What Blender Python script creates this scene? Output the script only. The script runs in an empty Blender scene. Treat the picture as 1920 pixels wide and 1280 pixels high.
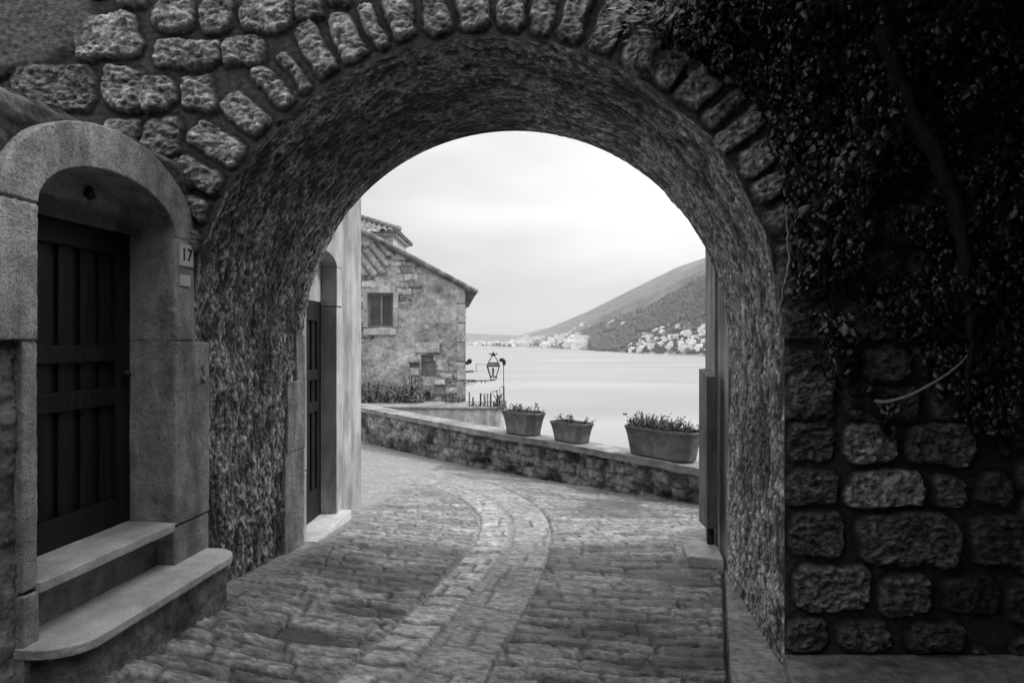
import bpy, bmesh, math, random
import numpy as np
from mathutils import Vector, Matrix
random.seed(5); rng = np.random.default_rng(5)
sc = bpy.context.scene
R = math.radians
H = 1.6                      # eye height; all depths below are metres in front of the camera
F = 1250.0                   # focal length in pixels of the 1920 px wide photograph

# ---------------------------------------------------------------- camera, sky, sun, exposure
cam = bpy.data.objects.new('camera', bpy.data.cameras.new('camera'))
sc.collection.objects.link(cam); sc.camera = cam
cam.location = (0, 0, H); cam.rotation_euler = (R(90), 0, 0)
cam.data.sensor_width = 36; cam.data.lens = F / 1920 * 36
cam.data.clip_start = .05; cam.data.clip_end = 40000

SUN_EL, SUN_AZ = R(48), R(78)         # azimuth measured from straight ahead (+Y) towards the right (+X)
w = bpy.data.worlds.new('World'); sc.world = w; w.use_nodes = True
nt = w.node_tree; nt.nodes.clear()
def wn(t, **k):
    n = nt.nodes.new(t)
    for a, b in k.items(): setattr(n, a, b)
    return n
out = wn('ShaderNodeOutputWorld'); bg = wn('ShaderNodeBackground')
sky = wn('ShaderNodeTexSky', sky_type='NISHITA', sun_disc=False, sun_elevation=SUN_EL, sun_rotation=SUN_AZ)
bw = wn('ShaderNodeRGBToBW'); tc = wn('ShaderNodeTexCoord')
mp = wn('ShaderNodeMapping'); mp.inputs['Scale'].default_value = (1.3, 1.3, 4.2); mp.inputs['Location'].default_value = (1.37, 0, 0)
mp.inputs['Rotation'].default_value = (0, R(-12), R(8))
n1 = wn('ShaderNodeTexNoise'); n1.inputs['Scale'].default_value = 1.7; n1.inputs['Detail'].default_value = 3
n1.inputs['Roughness'].default_value = .45; n1.inputs['Distortion'].default_value = .5
mr = wn('ShaderNodeMapRange'); mr.inputs['From Min'].default_value = .34; mr.inputs['From Max'].default_value = .62
mr.inputs['To Min'].default_value = 4.3; mr.inputs['To Max'].default_value = 6.6
mix = wn('ShaderNodeMix', data_type='FLOAT'); mix.inputs[0].default_value = .93
L = nt.links.new
L(tc.outputs['Generated'], mp.inputs[0]); L(mp.outputs[0], n1.inputs['Vector']); L(n1.outputs['Fac'], mr.inputs['Value'])
L(sky.outputs[0], bw.inputs[0]); L(bw.outputs[0], mix.inputs[2]); L(mr.outputs[0], mix.inputs[3])
sx = wn('ShaderNodeSeparateXYZ'); L(tc.outputs['Generated'], sx.inputs[0])
zr = wn('ShaderNodeMapRange'); zr.inputs['From Min'].default_value = 0; zr.inputs['From Max'].default_value = 1; zr.inputs['To Min'].default_value = .80; zr.inputs['To Max'].default_value = 2.5
L(sx.outputs['Z'], zr.inputs['Value']); zm = wn('ShaderNodeMath', operation='MULTIPLY'); L(mix.outputs[0], zm.inputs[0]); L(zr.outputs[0], zm.inputs[1])
xr = wn('ShaderNodeMapRange'); xr.inputs['From Min'].default_value = -.3; xr.inputs['From Max'].default_value = .45; xr.inputs['To Min'].default_value = .88; xr.inputs['To Max'].default_value = 1.22
L(sx.outputs['X'], xr.inputs['Value']); xm = wn('ShaderNodeMath', operation='MULTIPLY'); L(zm.outputs[0], xm.inputs[0]); L(xr.outputs[0], xm.inputs[1])
L(xm.outputs[0], bg.inputs['Color']); bg.inputs['Strength'].default_value = .115; L(bg.outputs[0], out.inputs[0])

sd = bpy.data.lights.new('sun', 'SUN'); sun = bpy.data.objects.new('sun', sd); sc.collection.objects.link(sun)
sd.energy = 1.8; sd.angle = R(12); sd.color = (1, 1, 1)
sv = Vector((math.sin(SUN_AZ) * math.cos(SUN_EL), math.cos(SUN_AZ) * math.cos(SUN_EL), math.sin(SUN_EL)))
sun.rotation_euler = sv.to_track_quat('Z', 'Y').to_euler(); sun.location = (20, 10, 30)
vs = sc.view_settings; vs.view_transform = 'Standard'; vs.look = 'None'; vs.exposure = 0.5; vs.gamma = 1

# ---------------------------------------------------------------- noise
def _h(i, j, k, s):
    v = (i * 374761393 + j * 668265263 + k * 2147483647 + s * 1274126177) & 0xffffffff
    v = ((v ^ (v >> 13)) * 1274126177) & 0xffffffff
    v = ((v ^ (v >> 16)) * 2246822519) & 0xffffffff
    return ((v ^ (v >> 13)) & 0xffffff) / float(0xffffff) * 2 - 1
def vn(x, y, z=0., s=0):
    x, y, z = np.broadcast_arrays(np.asarray(x, float), np.asarray(y, float), np.asarray(z, float))
    i = np.floor(x).astype(np.int64); j = np.floor(y).astype(np.int64); k = np.floor(z).astype(np.int64)
    fx, fy, fz = x - i, y - j, z - k
    fx = fx * fx * (3 - 2 * fx); fy = fy * fy * (3 - 2 * fy); fz = fz * fz * (3 - 2 * fz)
    def c(a, b, d): return _h(i + a, j + b, k + d, s)
    def pl(d):
        return (c(0, 0, d) * (1 - fx) + c(1, 0, d) * fx) * (1 - fy) + (c(0, 1, d) * (1 - fx) + c(1, 1, d) * fx) * fy
    if np.all(z == 0): return pl(0)
    return pl(0) * (1 - fz) + pl(1) * fz
def fbm(x, y, z=0., s=0, o=4, g=.5):
    a, t, n = 1., 0., 0.
    for q in range(o):
        t = t + a * vn(np.asarray(x) * 2 ** q + 13.7 * q, np.asarray(y) * 2 ** q + 7.1 * q, np.asarray(z) * 2 ** q, s + q); n += a; a *= g
    return t / n
def sst(x, a, b):
    t = np.clip((x - a) / (b - a), 0, 1); return t * t * (3 - 2 * t)

# ---------------------------------------------------------------- materials (the photograph is monochrome: every tone is a grey)
MATS = {}
def mat(name, lo, hi, scale=6, stretch=(1, 1, 1), bump=.3, bscale=40, bdist=.01, rough=.85, attr=False, spec=.3,
        detail=8, pits=0., stain=0., bstretch=None, streak=None):
    m = bpy.data.materials.new(name); m.use_nodes = True; t = m.node_tree; N = t.nodes; K = t.links.new
    b = N['Principled BSDF']; b.inputs['Roughness'].default_value = rough; b.inputs['Specular IOR Level'].default_value = spec
    co = N.new('ShaderNodeTexCoord')
    mp = N.new('ShaderNodeMapping'); mp.inputs['Scale'].default_value = stretch; K(co.outputs['Object'], mp.inputs[0])
    n = N.new('ShaderNodeTexNoise'); n.inputs['Scale'].default_value = scale; n.inputs['Detail'].default_value = detail
    n.inputs['Roughness'].default_value = .62; K(mp.outputs[0], n.inputs['Vector'])
    r = N.new('ShaderNodeMapRange'); r.inputs['From Min'].default_value = .3; r.inputs['From Max'].default_value = .7
    r.inputs['To Min'].default_value = lo; r.inputs['To Max'].default_value = hi; K(n.outputs['Fac'], r.inputs['Value'])
    col = r.outputs[0]
    def mul(a, bsock=None, bval=1.):
        q = N.new('ShaderNodeMath'); q.operation = 'MULTIPLY'; K(a, q.inputs[0])
        if bsock: K(bsock, q.inputs[1])
        else: q.inputs[1].default_value = bval
        return q.outputs[0]
    if stain:
        n4 = N.new('ShaderNodeTexNoise'); n4.inputs['Scale'].default_value = streak[1] if streak else 1.6; n4.inputs['Detail'].default_value = 6
        n4.inputs['Roughness'].default_value = .65
        if streak:
            m4 = N.new('ShaderNodeMapping'); m4.inputs['Scale'].default_value = streak[0]; K(co.outputs['Object'], m4.inputs[0]); K(m4.outputs[0], n4.inputs['Vector'])
        else: K(co.outputs['Object'], n4.inputs['Vector'])
        r4 = N.new('ShaderNodeMapRange'); r4.inputs['From Min'].default_value = .38; r4.inputs['From Max'].default_value = .56
        r4.inputs['To Min'].default_value = 1 - stain; r4.inputs['To Max'].default_value = 1; K(n4.outputs['Fac'], r4.inputs['Value'])
        col = mul(col, r4.outputs[0])
    if attr:
        at = N.new('ShaderNodeAttribute'); at.attribute_name = 'tone'; col = mul(col, at.outputs['Fac'])
    K(col, b.inputs['Base Color'])
    mb = N.new('ShaderNodeMapping'); mb.inputs['Scale'].default_value = bstretch or stretch; K(co.outputs['Object'], mb.inputs[0])
    n2 = N.new('ShaderNodeTexNoise'); n2.inputs['Scale'].default_value = bscale; n2.inputs['Detail'].default_value = 9
    n2.inputs['Roughness'].default_value = .68; K(mb.outputs[0], n2.inputs['Vector'])
    hgt = n2.outputs['Fac']
    if pits:
        v = N.new('ShaderNodeTexNoise'); v.inputs['Scale'].default_value = bscale * 2.2; v.inputs['Detail'].default_value = 2; K(mb.outputs[0], v.inputs['Vector'])
        rr = N.new('ShaderNodeMapRange'); rr.inputs['From Min'].default_value = .36; rr.inputs['From Max'].default_value = .46
        rr.inputs['To Min'].default_value = -pits; rr.inputs['To Max'].default_value = 0; K(v.outputs['Fac'], rr.inputs['Value'])
        q = N.new('ShaderNodeMath'); q.operation = 'ADD'; K(hgt, q.inputs[0]); K(rr.outputs[0], q.inputs[1]); hgt = q.outputs[0]
    bp = N.new('ShaderNodeBump'); bp.inputs['Strength'].default_value = bump; bp.inputs['Distance'].default_value = bdist
    K(hgt, bp.inputs['Height']); K(bp.outputs[0], b.inputs['Normal'])
    MATS[name] = m; return m
M_face = mat('rubble_masonry', .06, .78, 34, (1, 1, 1.4), bump=1, bscale=80, bdist=.014, attr=True, rough=.7, spec=.5, detail=10)
M_vault = mat('rough_vault_render', .05, .62, 26, bump=1, bscale=42, bdist=.018, attr=True, rough=.66, spec=.6, detail=10)
M_plaster = mat('old_dark_plaster', .10, .36, 9, bump=1, bscale=30, bdist=.016, attr=True, stain=.6)
M_stone = mat('dressed_stone', .24, .56, 9, bump=.9, bscale=50, bdist=.008, pits=.9, stain=.5, streak=((2.2, 2.2, .5), 2.2))
M_slab = mat('worn_step_slab', .48, .74, 9, bump=.6, bscale=44, bdist=.006, rough=.5, stain=.4, pits=.4)
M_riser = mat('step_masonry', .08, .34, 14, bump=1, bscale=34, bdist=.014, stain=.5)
M_base = mat('shaded_riser', .12, .34, 12, bump=1, bscale=44, bdist=.008, stain=.6)  # base tone lowered: weak side light put into the riser colour
M_wood = mat('dark_door_wood', .003, .022, 5, (9, 9, .7), bump=.6, bscale=14, bdist=.004, rough=.6, spec=.25)
M_pale = mat('pale_weathered_render', .34, .62, 3.5, (1, 1, .8), bump=.55, bscale=26, bdist=.008, stain=.42, streak=((3, 3, .7), 1.8))
M_house = mat('stained_house_render', .26, .62, 8, bump=1, bscale=12, bdist=.06, attr=True, stain=.2, detail=10)
M_street = mat('worn_street_stone', .07, .56, 18, (1, 1.7, 1), bump=1, bscale=34, bdist=.016, attr=True, rough=.36, spec=.75, bstretch=(1, 2.6, 1))
M_parapet = mat('parapet_masonry', .07, .34, 12, bump=1, bscale=24, bdist=.03, attr=True, stain=.3)
M_coping = mat('parapet_coping', .16, .40, 7, bump=1, bscale=22, bdist=.014, stain=.4)
M_pot = mat('weathered_clay', .09, .22, 9, bump=.7, bscale=50, bdist=.006, stain=.55, rough=.75)
M_soil = mat('soil', .02, .06, 30, bump=1, bscale=60, bdist=.02)
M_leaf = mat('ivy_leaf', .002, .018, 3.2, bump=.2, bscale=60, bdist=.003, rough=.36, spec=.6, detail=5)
M_ptleaf = mat('flower_leaf', .03, .13, 9, bump=.2, bscale=60, bdist=.003, rough=.5)
M_bark = mat('vine_bark', .004, .018, 12, (1, 1, .3), bump=1, bscale=30, bdist=.02)
M_iron = mat('wrought_iron', .012, .03, 20, bump=.3, bscale=60, bdist=.002, rough=.5)
M_tile = mat('roof_tile', .13, .32, 5, bump=.7, bscale=14, bdist=.02, stain=.5)
M_window = mat('window_board', .05, .11, 3, bump=.2, bscale=20, bdist=.004, rough=.35)
M_frame = mat('window_frame_wood', .13, .22, 6, bump=.3, bscale=40, bdist=.004)
M_post = mat('grey_post_wood', .14, .30, 4, (8, 8, .6), bump=.6, bscale=10, bdist=.006, stain=.4)
M_plate = mat('enamel_plate', .38, .6, 12, bump=.2, bscale=40, bdist=.002, rough=.35, stain=.4)
M_ink = mat('plate_lettering', .02, .03, 5, bump=.1, bdist=.001)
M_hill = mat('wooded_hill', .06, .15, .02, bump=1, bscale=.05, bdist=9, attr=True)
M_forest = mat('tree_crowns', .045, .10, .03, bump=.6, bscale=.4, bdist=1)
M_white = mat('town_walls', .86, .93, .03, bump=.1, bscale=1, bdist=.1)
M_troof = mat('town_roofs', .30, .5, .05, bump=.1, bscale=1, bdist=.1)
M_scrub = mat('scrub_slope', .05, .14, .8, bump=1, bscale=2, bdist=.3)
M_glass = bpy.data.materials.new('lantern_glass'); M_glass.use_nodes = True
g = M_glass.node_tree.nodes['Principled BSDF']; g.inputs['Transmission Weight'].default_value = 1
g.inputs['Roughness'].default_value = .05; g.inputs['IOR'].default_value = 1.1; g.inputs['Base Color'].default_value = (.95, .95, .95, 1)

M_sea = bpy.data.materials.new('sea'); M_sea.use_nodes = True
t = M_sea.node_tree; N = t.nodes; K = t.links.new; b = N['Principled BSDF']
b.inputs['Base Color'].default_value = (.55, .55, .55, 1); b.inputs['IOR'].default_value = 1.33
co = N.new('ShaderNodeTexCoord'); m1 = N.new('ShaderNodeMapping'); m1.inputs['Scale'].default_value = (.004, .012, 1); K(co.outputs['Object'], m1.inputs[0])
nn = N.new('ShaderNodeTexNoise'); nn.inputs['Scale'].default_value = 1.2; nn.inputs['Detail'].default_value = 8; K(m1.outputs[0], nn.inputs['Vector'])
rr = N.new('ShaderNodeMapRange'); rr.inputs['From Min'].default_value = .35; rr.inputs['From Max'].default_value = .65
rr.inputs['To Min'].default_value = .22; rr.inputs['To Max'].default_value = .32; K(nn.outputs['Fac'], rr.inputs['Value']); K(rr.outputs[0], b.inputs['Base Color'])
b.inputs['Roughness'].default_value = .38
n3 = N.new('ShaderNodeTexNoise'); n3.inputs['Scale'].default_value = 22; n3.inputs['Detail'].default_value = 5; K(m1.outputs[0], n3.inputs['Vector'])
bp = N.new('ShaderNodeBump'); bp.inputs['Strength'].default_value = .35; bp.inputs['Distance'].default_value = .6; K(n3.outputs['Fac'], bp.inputs['Height']); K(bp.outputs[0], b.inputs['Normal'])

# ---------------------------------------------------------------- object helpers
COL = sc.collection
def tag(o, label=None, cat=None, group=None, kind=None):
    if label: o['label'] = label
    if cat: o['category'] = cat
    if group: o['group'] = group
    if kind: o['kind'] = kind
    return o
def thing(name, loc, label, cat, group=None, rz=0):
    o = bpy.data.objects.new(name, None); COL.objects.link(o); o.location = loc; o.rotation_euler = (0, 0, rz)
    o.empty_display_size = .2
    return tag(o, label, cat, group)
def world_loc(o):
    v = Vector((0, 0, 0))
    while o is not None: v = v + o.location; o = o.parent
    return v
def link(name, me, m, parent=None, smooth=False, local=False):
    """me is in world coordinates unless local; the mesh is re-centred on its parent"""
    me.materials.append(m)
    if smooth: me.polygons.foreach_set('use_smooth', [True] * len(me.polygons))
    if parent is not None and not local: me.transform(Matrix.Translation(-world_loc(parent)))
    o = bpy.data.objects.new(name, me); COL.objects.link(o)
    if parent is not None: o.parent = parent
    return o
def grid(P, keep=None, tone=None, flip=False, name='grid'):
    n, m, _ = P.shape; idx = np.arange(n * m).reshape(n, m)
    q = np.stack([idx[:-1, :-1], idx[1:, :-1], idx[1:, 1:], idx[:-1, 1:]], -1)
    if flip: q = q[..., ::-1]
    if keep is not None:
        km = keep[:-1, :-1] & keep[1:, :-1] & keep[1:, 1:] & keep[:-1, 1:]; q = q[km]
    q = q.reshape(-1, 4)
    used = np.unique(q); rem = np.zeros(n * m, np.int64); rem[used] = np.arange(len(used)); q = rem[q]
    V = P.reshape(-1, 3)[used]
    T = None if tone is None else np.broadcast_to(tone, (n, m)).reshape(-1)[used]
    return raw(V, q, T, name)
def raw(V, q, T=None, name='mesh'):
    me = bpy.data.meshes.new(name); k = q.shape[1]
    me.vertices.add(len(V)); me.vertices.foreach_set('co', np.ascontiguousarray(V, np.float32).ravel())
    me.loops.add(q.size); me.loops.foreach_set('vertex_index', q.astype(np.int32).ravel())
    me.polygons.add(len(q)); me.polygons.foreach_set('loop_start', np.arange(0, q.size, k, dtype=np.int32))
    me.polygons.foreach_set('loop_total', np.full(len(q), k, np.int32))
    if T is not None:
        a = me.attributes.new('tone', 'FLOAT', 'POINT'); a.data.foreach_set('value', T.astype(np.float32))
    me.update(calc_edges=True); me.validate(); return me
def bmm(bm, name='mesh', recalc=True):
    if recalc: bmesh.ops.recalc_face_normals(bm, faces=bm.faces)
    me = bpy.data.meshes.new(name); bm.to_mesh(me); bm.free(); return me
def addbox(bm, c, s, rot=None, bev=0.):
    mt = Matrix.Translation(c) @ (rot.to_4x4() if rot else Matrix()) @ Matrix.Diagonal((*s, 1))
    r = bmesh.ops.create_cube(bm, size=1, matrix=mt)
    if bev:
        es = set(e for v in r['verts'] for e in v.link_edges)
        bmesh.ops.bevel(bm, geom=list(es), offset=bev, segments=2, affect='EDGES', profile=.6)
def addtube(bm, pts, rad, seg=8, caps=True):
    pts = [Vector(p) for p in pts]; n = len(pts)
    rad = rad if hasattr(rad, '__len__') else [rad] * n
    rings = []; up = Vector((.13, .27, .95)).normalized()
    for i, p in enumerate(pts):
        d = (pts[min(i + 1, n - 1)] - pts[max(i - 1, 0)]).normalized()
        a = d.cross(up)
        if a.length < .05: a = d.cross(Vector((1, 0, 0)))
        a.normalize(); bb = d.cross(a)
        rings.append([bm.verts.new(p + (a * math.cos(2 * math.pi * k / seg) + bb * math.sin(2 * math.pi * k / seg)) * rad[i]) for k in range(seg)])
    for i in range(n - 1):
        for k in range(seg): bm.faces.new((rings[i][k], rings[i][(k + 1) % seg], rings[i + 1][(k + 1) % seg], rings[i + 1][k]))
    if caps: bm.faces.new(rings[0][::-1]); bm.faces.new(rings[-1])
def prism(bm, poly3, vec, bev=0.):
    """polygon (list of 3-d points) extruded by vec; the poly face gets bevelled edges"""
    f = bm.faces.new([bm.verts.new(p) for p in poly3])
    r = bmesh.ops.extrude_face_region(bm, geom=[f])
    nv = [v for v in r['geom'] if isinstance(v, bmesh.types.BMVert)]
    bmesh.ops.translate(bm, verts=nv, vec=vec)
    if bev:
        es = list(f.edges)
        bmesh.ops.bevel(bm, geom=es, offset=bev, segments=2, affect='EDGES', profile=.6, clamp_overlap=True)
def U(px, py, Y):            # photograph pixel at a chosen depth -> point in the place
    return Vector(((px - 960) / F * Y, Y, H - (py - 640) / F * Y))
def catmull(P, n=12):
    P = [Vector(p) for p in P]; P = [2 * P[0] - P[1]] + P + [2 * P[-1] - P[-2]]; o = []
    for i in range(1, len(P) - 2):
        for k in range(n):
            t = k / n; a, b_, c, d = P[i - 1:i + 3]
            o.append(.5 * ((2 * b_) + (c - a) * t + (2 * a - 5 * b_ + 4 * c - d) * t * t + (3 * b_ - a - 3 * c + d) * t ** 3))
    return o + [P[-2]]

# ---------------------------------------------------------------- plan of the place
YN, YF = 3.28, 4.54                                   # near and far face of the archway
def cx(Y): return -.126 + .118 * (Y - YN)             # axis of the vault
def cz(Y): return H + .045 - .052 * (Y - YN)          # springing height
RV = 1.452
def lwx(Y): return np.where(Y < YF, -1.954 + .112 * Y, -1.6276 + .04 * Y)   # left wall line
def rwx(Y): return .958 + .112 * Y
# street heights
gp = np.array([(-1.69, 2.37, -1.16), (-1.56, 3.3, -1.30), (-1.49, 4.28, -1.385), (-1.44, 4.7, -1.39), (-1.41, 5.5, -1.43), (-1.38, 6.11, -1.49),
               (1.325, 3.28, -1.60), (1.48, 4.7, -1.56), (1.55, 5.3, -1.57), (1.99, 7.06, -1.75), (.7, 8.73, -1.85), (-.75, 10.46, -1.95), (-3.08, 13.6, -2.05), (0, 4, -1.5), (0, 6, -1.6)])
def gbasis(x, y):
    x = np.asarray(x, float); y = np.asarray(y, float); return np.stack([np.ones_like(x), x, y, x * y, x * x, y * y, x * x * y, x * y * y], -1)
gw = np.linalg.lstsq(np.vstack([gbasis(gp[:, 0], gp[:, 1]), np.eye(8)[4:] * .02]), np.concatenate([gp[:, 2], np.zeros(4)]), rcond=None)[0]
def ground(x, y):
    y = np.clip(y, 1.6, 15); x = np.clip(x, -4, 3)
    return gbasis(x, y) @ gw + H
print('ground fit', np.round(gbasis(gp[:, 0], gp[:, 1]) @ gw - gp[:, 2], 3))
def unground(px, py):
    a = (px - 960) / F; s = (py - 640) / F; Y = 3.
    for _ in range(60): Y = .5 * Y + .5 * (H - float(ground(a * Y, Y))) / s
    return a * Y, Y
# parapet (front line, top level)
PARA = catmull([(2.75, 6.05, 0), (1.99, 7.06, 0), (.70, 8.73, 0), (-.75, 10.46, 0), (-3.08, 13.6, 0), (-4.4, 15.4, 0)], 24)
PTOP = H - 1.34
PA = np.array([(p.x, p.y) for p in PARA])
def para_side(x, y):        # signed distance, positive beyond the parapet front
    x = np.asarray(x, float); y = np.asarray(y, float); best = np.full(x.shape, 1e9); sgn = np.zeros(x.shape)
    for i in range(0, len(PA) - 1, 3):
        j = min(i + 3, len(PA) - 1); a = PA[i]; d = PA[j] - a; l = (d ** 2).sum()
        t = np.clip(((x - a[0]) * d[0] + (y - a[1]) * d[1]) / l, 0, 1)
        ex, ey = x - a[0] - t * d[0], y - a[1] - t * d[1]; D = ex * ex + ey * ey
        c = d[1] * (x - a[0]) - d[0] * (y - a[1])
        u = D < best; best = np.where(u, D, best); sgn = np.where(u, np.sign(c), sgn)
    return np.sqrt(best) * sgn

# ---------------------------------------------------------------- street
bandL = [(610, 1300), (651, 1254), (743, 1174), (819, 1097), (874, 1039), (899, 995), (892, 962), (848, 929), (786, 907), (692, 875)]
bandM = [(735, 1300), (757, 1276), (837, 1185), (903, 1097), (947, 1039), (958, 995), (947, 962), (910, 933), (819, 900), (700, 868)]
bandR = [(905, 1300), (940, 1220), (983, 1148), (1027, 1046), (1030, 984), (1003, 948), (941, 915), (860, 892), (710, 858)]
gut = [(1372, 1330), (1367, 1280), (1362, 1200), (1357, 1080), (1350, 1050)]
def ucurve(pts): return np.array([(p.x, p.y) for p in catmull([(*unground(*q), 0) for q in pts], 8)])
def cdist(C, x, y):
    best = np.full(x.shape, 1e9); sg = np.zeros(x.shape); al = np.zeros(x.shape); acc = 0.
    for i in range(len(C) - 1):
        a = C[i]; d = C[i + 1] - a; l = (d ** 2).sum(); sl = math.sqrt(l)
        t = np.clip(((x - a[0]) * d[0] + (y - a[1]) * d[1]) / l, 0, 1)
        ex, ey = x - a[0] - t * d[0], y - a[1] - t * d[1]; D = ex * ex + ey * ey
        c = d[1] * (x - a[0]) - d[0] * (y - a[1]); u = D < best
        best = np.where(u, D, best); sg = np.where(u, np.sign(c), sg); al = np.where(u, acc + t * sl, al); acc += sl
    return np.sqrt(best) * sg, al
av = np.arange(-1.0, 1.0, .0024); ly = np.arange(math.log(1.5), math.log(16.5), .0052)
Yg = np.exp(ly)[:, None] * np.ones(len(av)); Xg = av[None, :] * Yg
CL, CM, CR, CG = [ucurve(c) for c in (bandL, bandM, bandR, gut)]
dL, aL = cdist(CL, Xg, Yg); dM, aM = cdist(CM, Xg, Yg); dR, aR = cdist(CR, Xg, Yg); dG, aG = cdist(CG, Xg, Yg)
wx = Xg + .05 * fbm(Xg * 3, Yg * 3, s=3); wy = Yg + .03 * fbm(Xg * 4, Yg * 4, s=4)
# narrow stones set on edge across the street: rows along Y, irregular lengths along X
def rows(u, v, lu, lv, s):
    r = np.floor(v / lv); fr = v / lv - r
    uu = u / lu + _h(r.astype(np.int64), r.astype(np.int64) * 0 + 3, r.astype(np.int64) * 0, s) * 5
    c = np.floor(uu); fc = uu - c
    e = np.minimum(np.minimum(fr, 1 - fr) * lv, np.minimum(fc, 1 - fc) * lu)
    return e, _h(r.astype(np.int64), c.astype(np.int64), (r * 0).astype(np.int64), s + 9)
e1, id1 = rows(wx, wy + .03 * fbm(Xg * 2.2, Yg * 2, s=5), .36, .115, 1)
base = .015 * sst(e1, 0, .020) + .006 * id1 + .010 * fbm(Xg * 5, Yg * 12, s=20, o=5, g=.6) + .02 * fbm(Xg * .9, Yg * 1.3, s=8, o=3)
tone = (.78 + .30 * id1 + .35 * fbm(Xg * 2, Yg * 6, s=31, o=4)) * (.34 + .66 * sst(e1 + .010 * fbm(Xg * 12, Yg * 12, s=6), .0, .016))
cr = 1 - sst(np.abs(fbm(Xg * 2.4 + .3 * fbm(Xg * 9, Yg * 9, s=26), Yg * 9, s=27, o=3)), .0, .075); tone *= 1 - .5 * cr; base -= .010 * cr
sp = fbm(Xg * 34, Yg * 80, s=28, o=3, g=.8); tone *= np.clip(1 + .9 * sp, .3, 2); base += .003 * sp
st = fbm(Xg * 1.1, Yg * 2.2, s=44, o=4); tone = tone * (1 - .65 * sst(st, .0, .35))
for (px, py, rx, ry) in [(680, 1145, .22, .11), (1150, 1190, .40, .10), (1230, 1250, .3, .08), (560, 1190, .3, .1)]:
    sx, sy = unground(px, py); dd = ((Xg - sx) / rx) ** 2 + ((Yg - sy) / ry) ** 2 + .8 * fbm(Xg * 5, Yg * 12, s=50)
    k = 1 - sst(dd, .3, 1.3); tone *= 1 - .7 * k; base -= .012 * k
inA = (dL > 0) & (dM < 0); inB = (dM > 0) & (dR < 0)
ea, ida = rows(dL, aL + .04 * fbm(Xg * 6, Yg * 6, s=60) - .3 * dL, .7, .15, 5)
hA = .016 * sst(ea, 0, .016) + .008 * ida + .008 * fbm(Xg * 9, Yg * 16, s=61)
tA = 1.6 * (1 - .35 * sst(Yg, 4.2, 7)) + .35 * ida + .5 * fbm(Xg * 10, Yg * 18, s=62) + .6 * sp; tA *= .22 + .78 * sst(ea + .012 * fbm(Xg * 10, Yg * 14, s=65), .003, .020)
eb, idb = rows(dM, aM + .03 * fbm(Xg * 5, Yg * 5, s=66), .45, .26, 6)
hB = .008 * sst(eb, 0, .02) + .006 * idb + .008 * fbm(Xg * 6, Yg * 12, s=63); tB = (.95 + .2 * idb + .35 * fbm(Xg * 5, Yg * 11, s=64) + .6 * sp) * (.32 + .68 * sst(eb + .01 * fbm(Xg * 10, Yg * 14, s=67), 0, .016))
base = np.where(inA, hA, np.where(inB, hB, base)); tone = np.where(inA, tA, np.where(inB, tB, tone))
for D, wd, tn in ((dL, .016, .8), (dM, .028, .85), (dR, .008, .5)):
    wv = wd * (1 + .4 * fbm(Xg * 4, Yg * 4, s=70)); k = 1 - sst(np.abs(D), wv * .6, wv * 1.3)
    base = base * (1 - k) - .008 * k; tone = tone * (1 - k) + tn * k
k = (dG > 0) & (aG < aG.max() * .985) & (Yg < 4.7)
base = np.where(k, -.01 + .008 * fbm(Xg * 6, Yg * 6, s=80), base); tone = np.where(k, .9 + .3 * fbm(Xg * 7, Yg * 7, s=81), tone)
kg = (1 - sst(np.abs(dG), .004, .016)) * (Yg < 4.7); base -= .04 * kg; tone *= 1 - .6 * kg
# rubbed mortar apron along the left walls
dl = Xg - lwx(Yg); ka = (1 - sst(dl, .05, .22 + .06 * fbm(Xg * 5, Yg * 5, s=90))) * (Yg > 3.3)
base = base * (1 - ka * .8); tone = tone * (1 - ka) + (.95 + .25 * fbm(Xg * 9, Yg * 9, s=91)) * ka
far = sst(Yg, 5, 9); base = base * (1 - .35 * far); tone = tone * (1 - .3 * far) + .85 * .3 * far
Zg = ground(Xg, Yg) + base
keep = (para_side(Xg, Yg) < .12)
street = link('street', grid(np.stack([Xg, Yg, Zg], -1), keep, np.clip(tone, .06, 2.6), flip=True), M_street, smooth=True); tag(street, kind='structure')
xx, yy = np.meshgrid(np.linspace(-6, 6, 40), np.linspace(-9, 6.6, 50))
base_g = link('ground', grid(np.stack([xx, yy, np.minimum(ground(xx, yy), ground(xx, yy * 0 + 2)) - .07 ], -1), para_side(xx, yy) < .3, np.ones(xx.shape) * .8), M_street, smooth=True); tag(base_g, kind='structure')

# ---------------------------------------------------------------- archway
arch = thing('stone_archway', (0, YN, 0), 'rubble stone archway with a deep rough vault over the street, framing the bay', 'archway')
step = .0062
xs = np.arange(-3.0, 3.1, step); zs = np.arange(H - 1.75, H + 1.78, step)
FX, FZ = np.meshgrid(xs, zs)
px = 960 + FX / YN * F; py = 640 - (FZ - H) / YN * F                      # stone layout is written in units of 2.6 mm on the wall face
wpx = px + 15 * fbm(FX * 6, FZ * 6, s=101, o=5, g=.6); wpy = py + 15 * fbm(FX * 6, FZ * 6, s=102, o=5, g=.6)
hgt = np.zeros(FX.shape); tn = (.17 - .08 * sst(FX + .15 * fbm(FX * 3, FZ * 3, s=99), 1.3, 2.1)) + .08 * fbm(FX * 5, FZ * 5, s=103)  # mortar gets darker to the right, shade put into its tone
hgt += .006 * fbm(FX * 6, FZ * 6, s=104)
tn = tn * (1 - .3 * sst(fbm(FX * 2, FZ * 2, s=105), 0, .4))
rough = fbm(FX * 34, FZ * 60, s=110, o=4, g=.78); rough2 = fbm(FX * 9, FZ * 14, s=111, o=3)
cell = 1 - np.abs(fbm(FX * 14 + 3 * rough2 * .3, FZ * 22, s=112, o=3)) * 2.2
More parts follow.
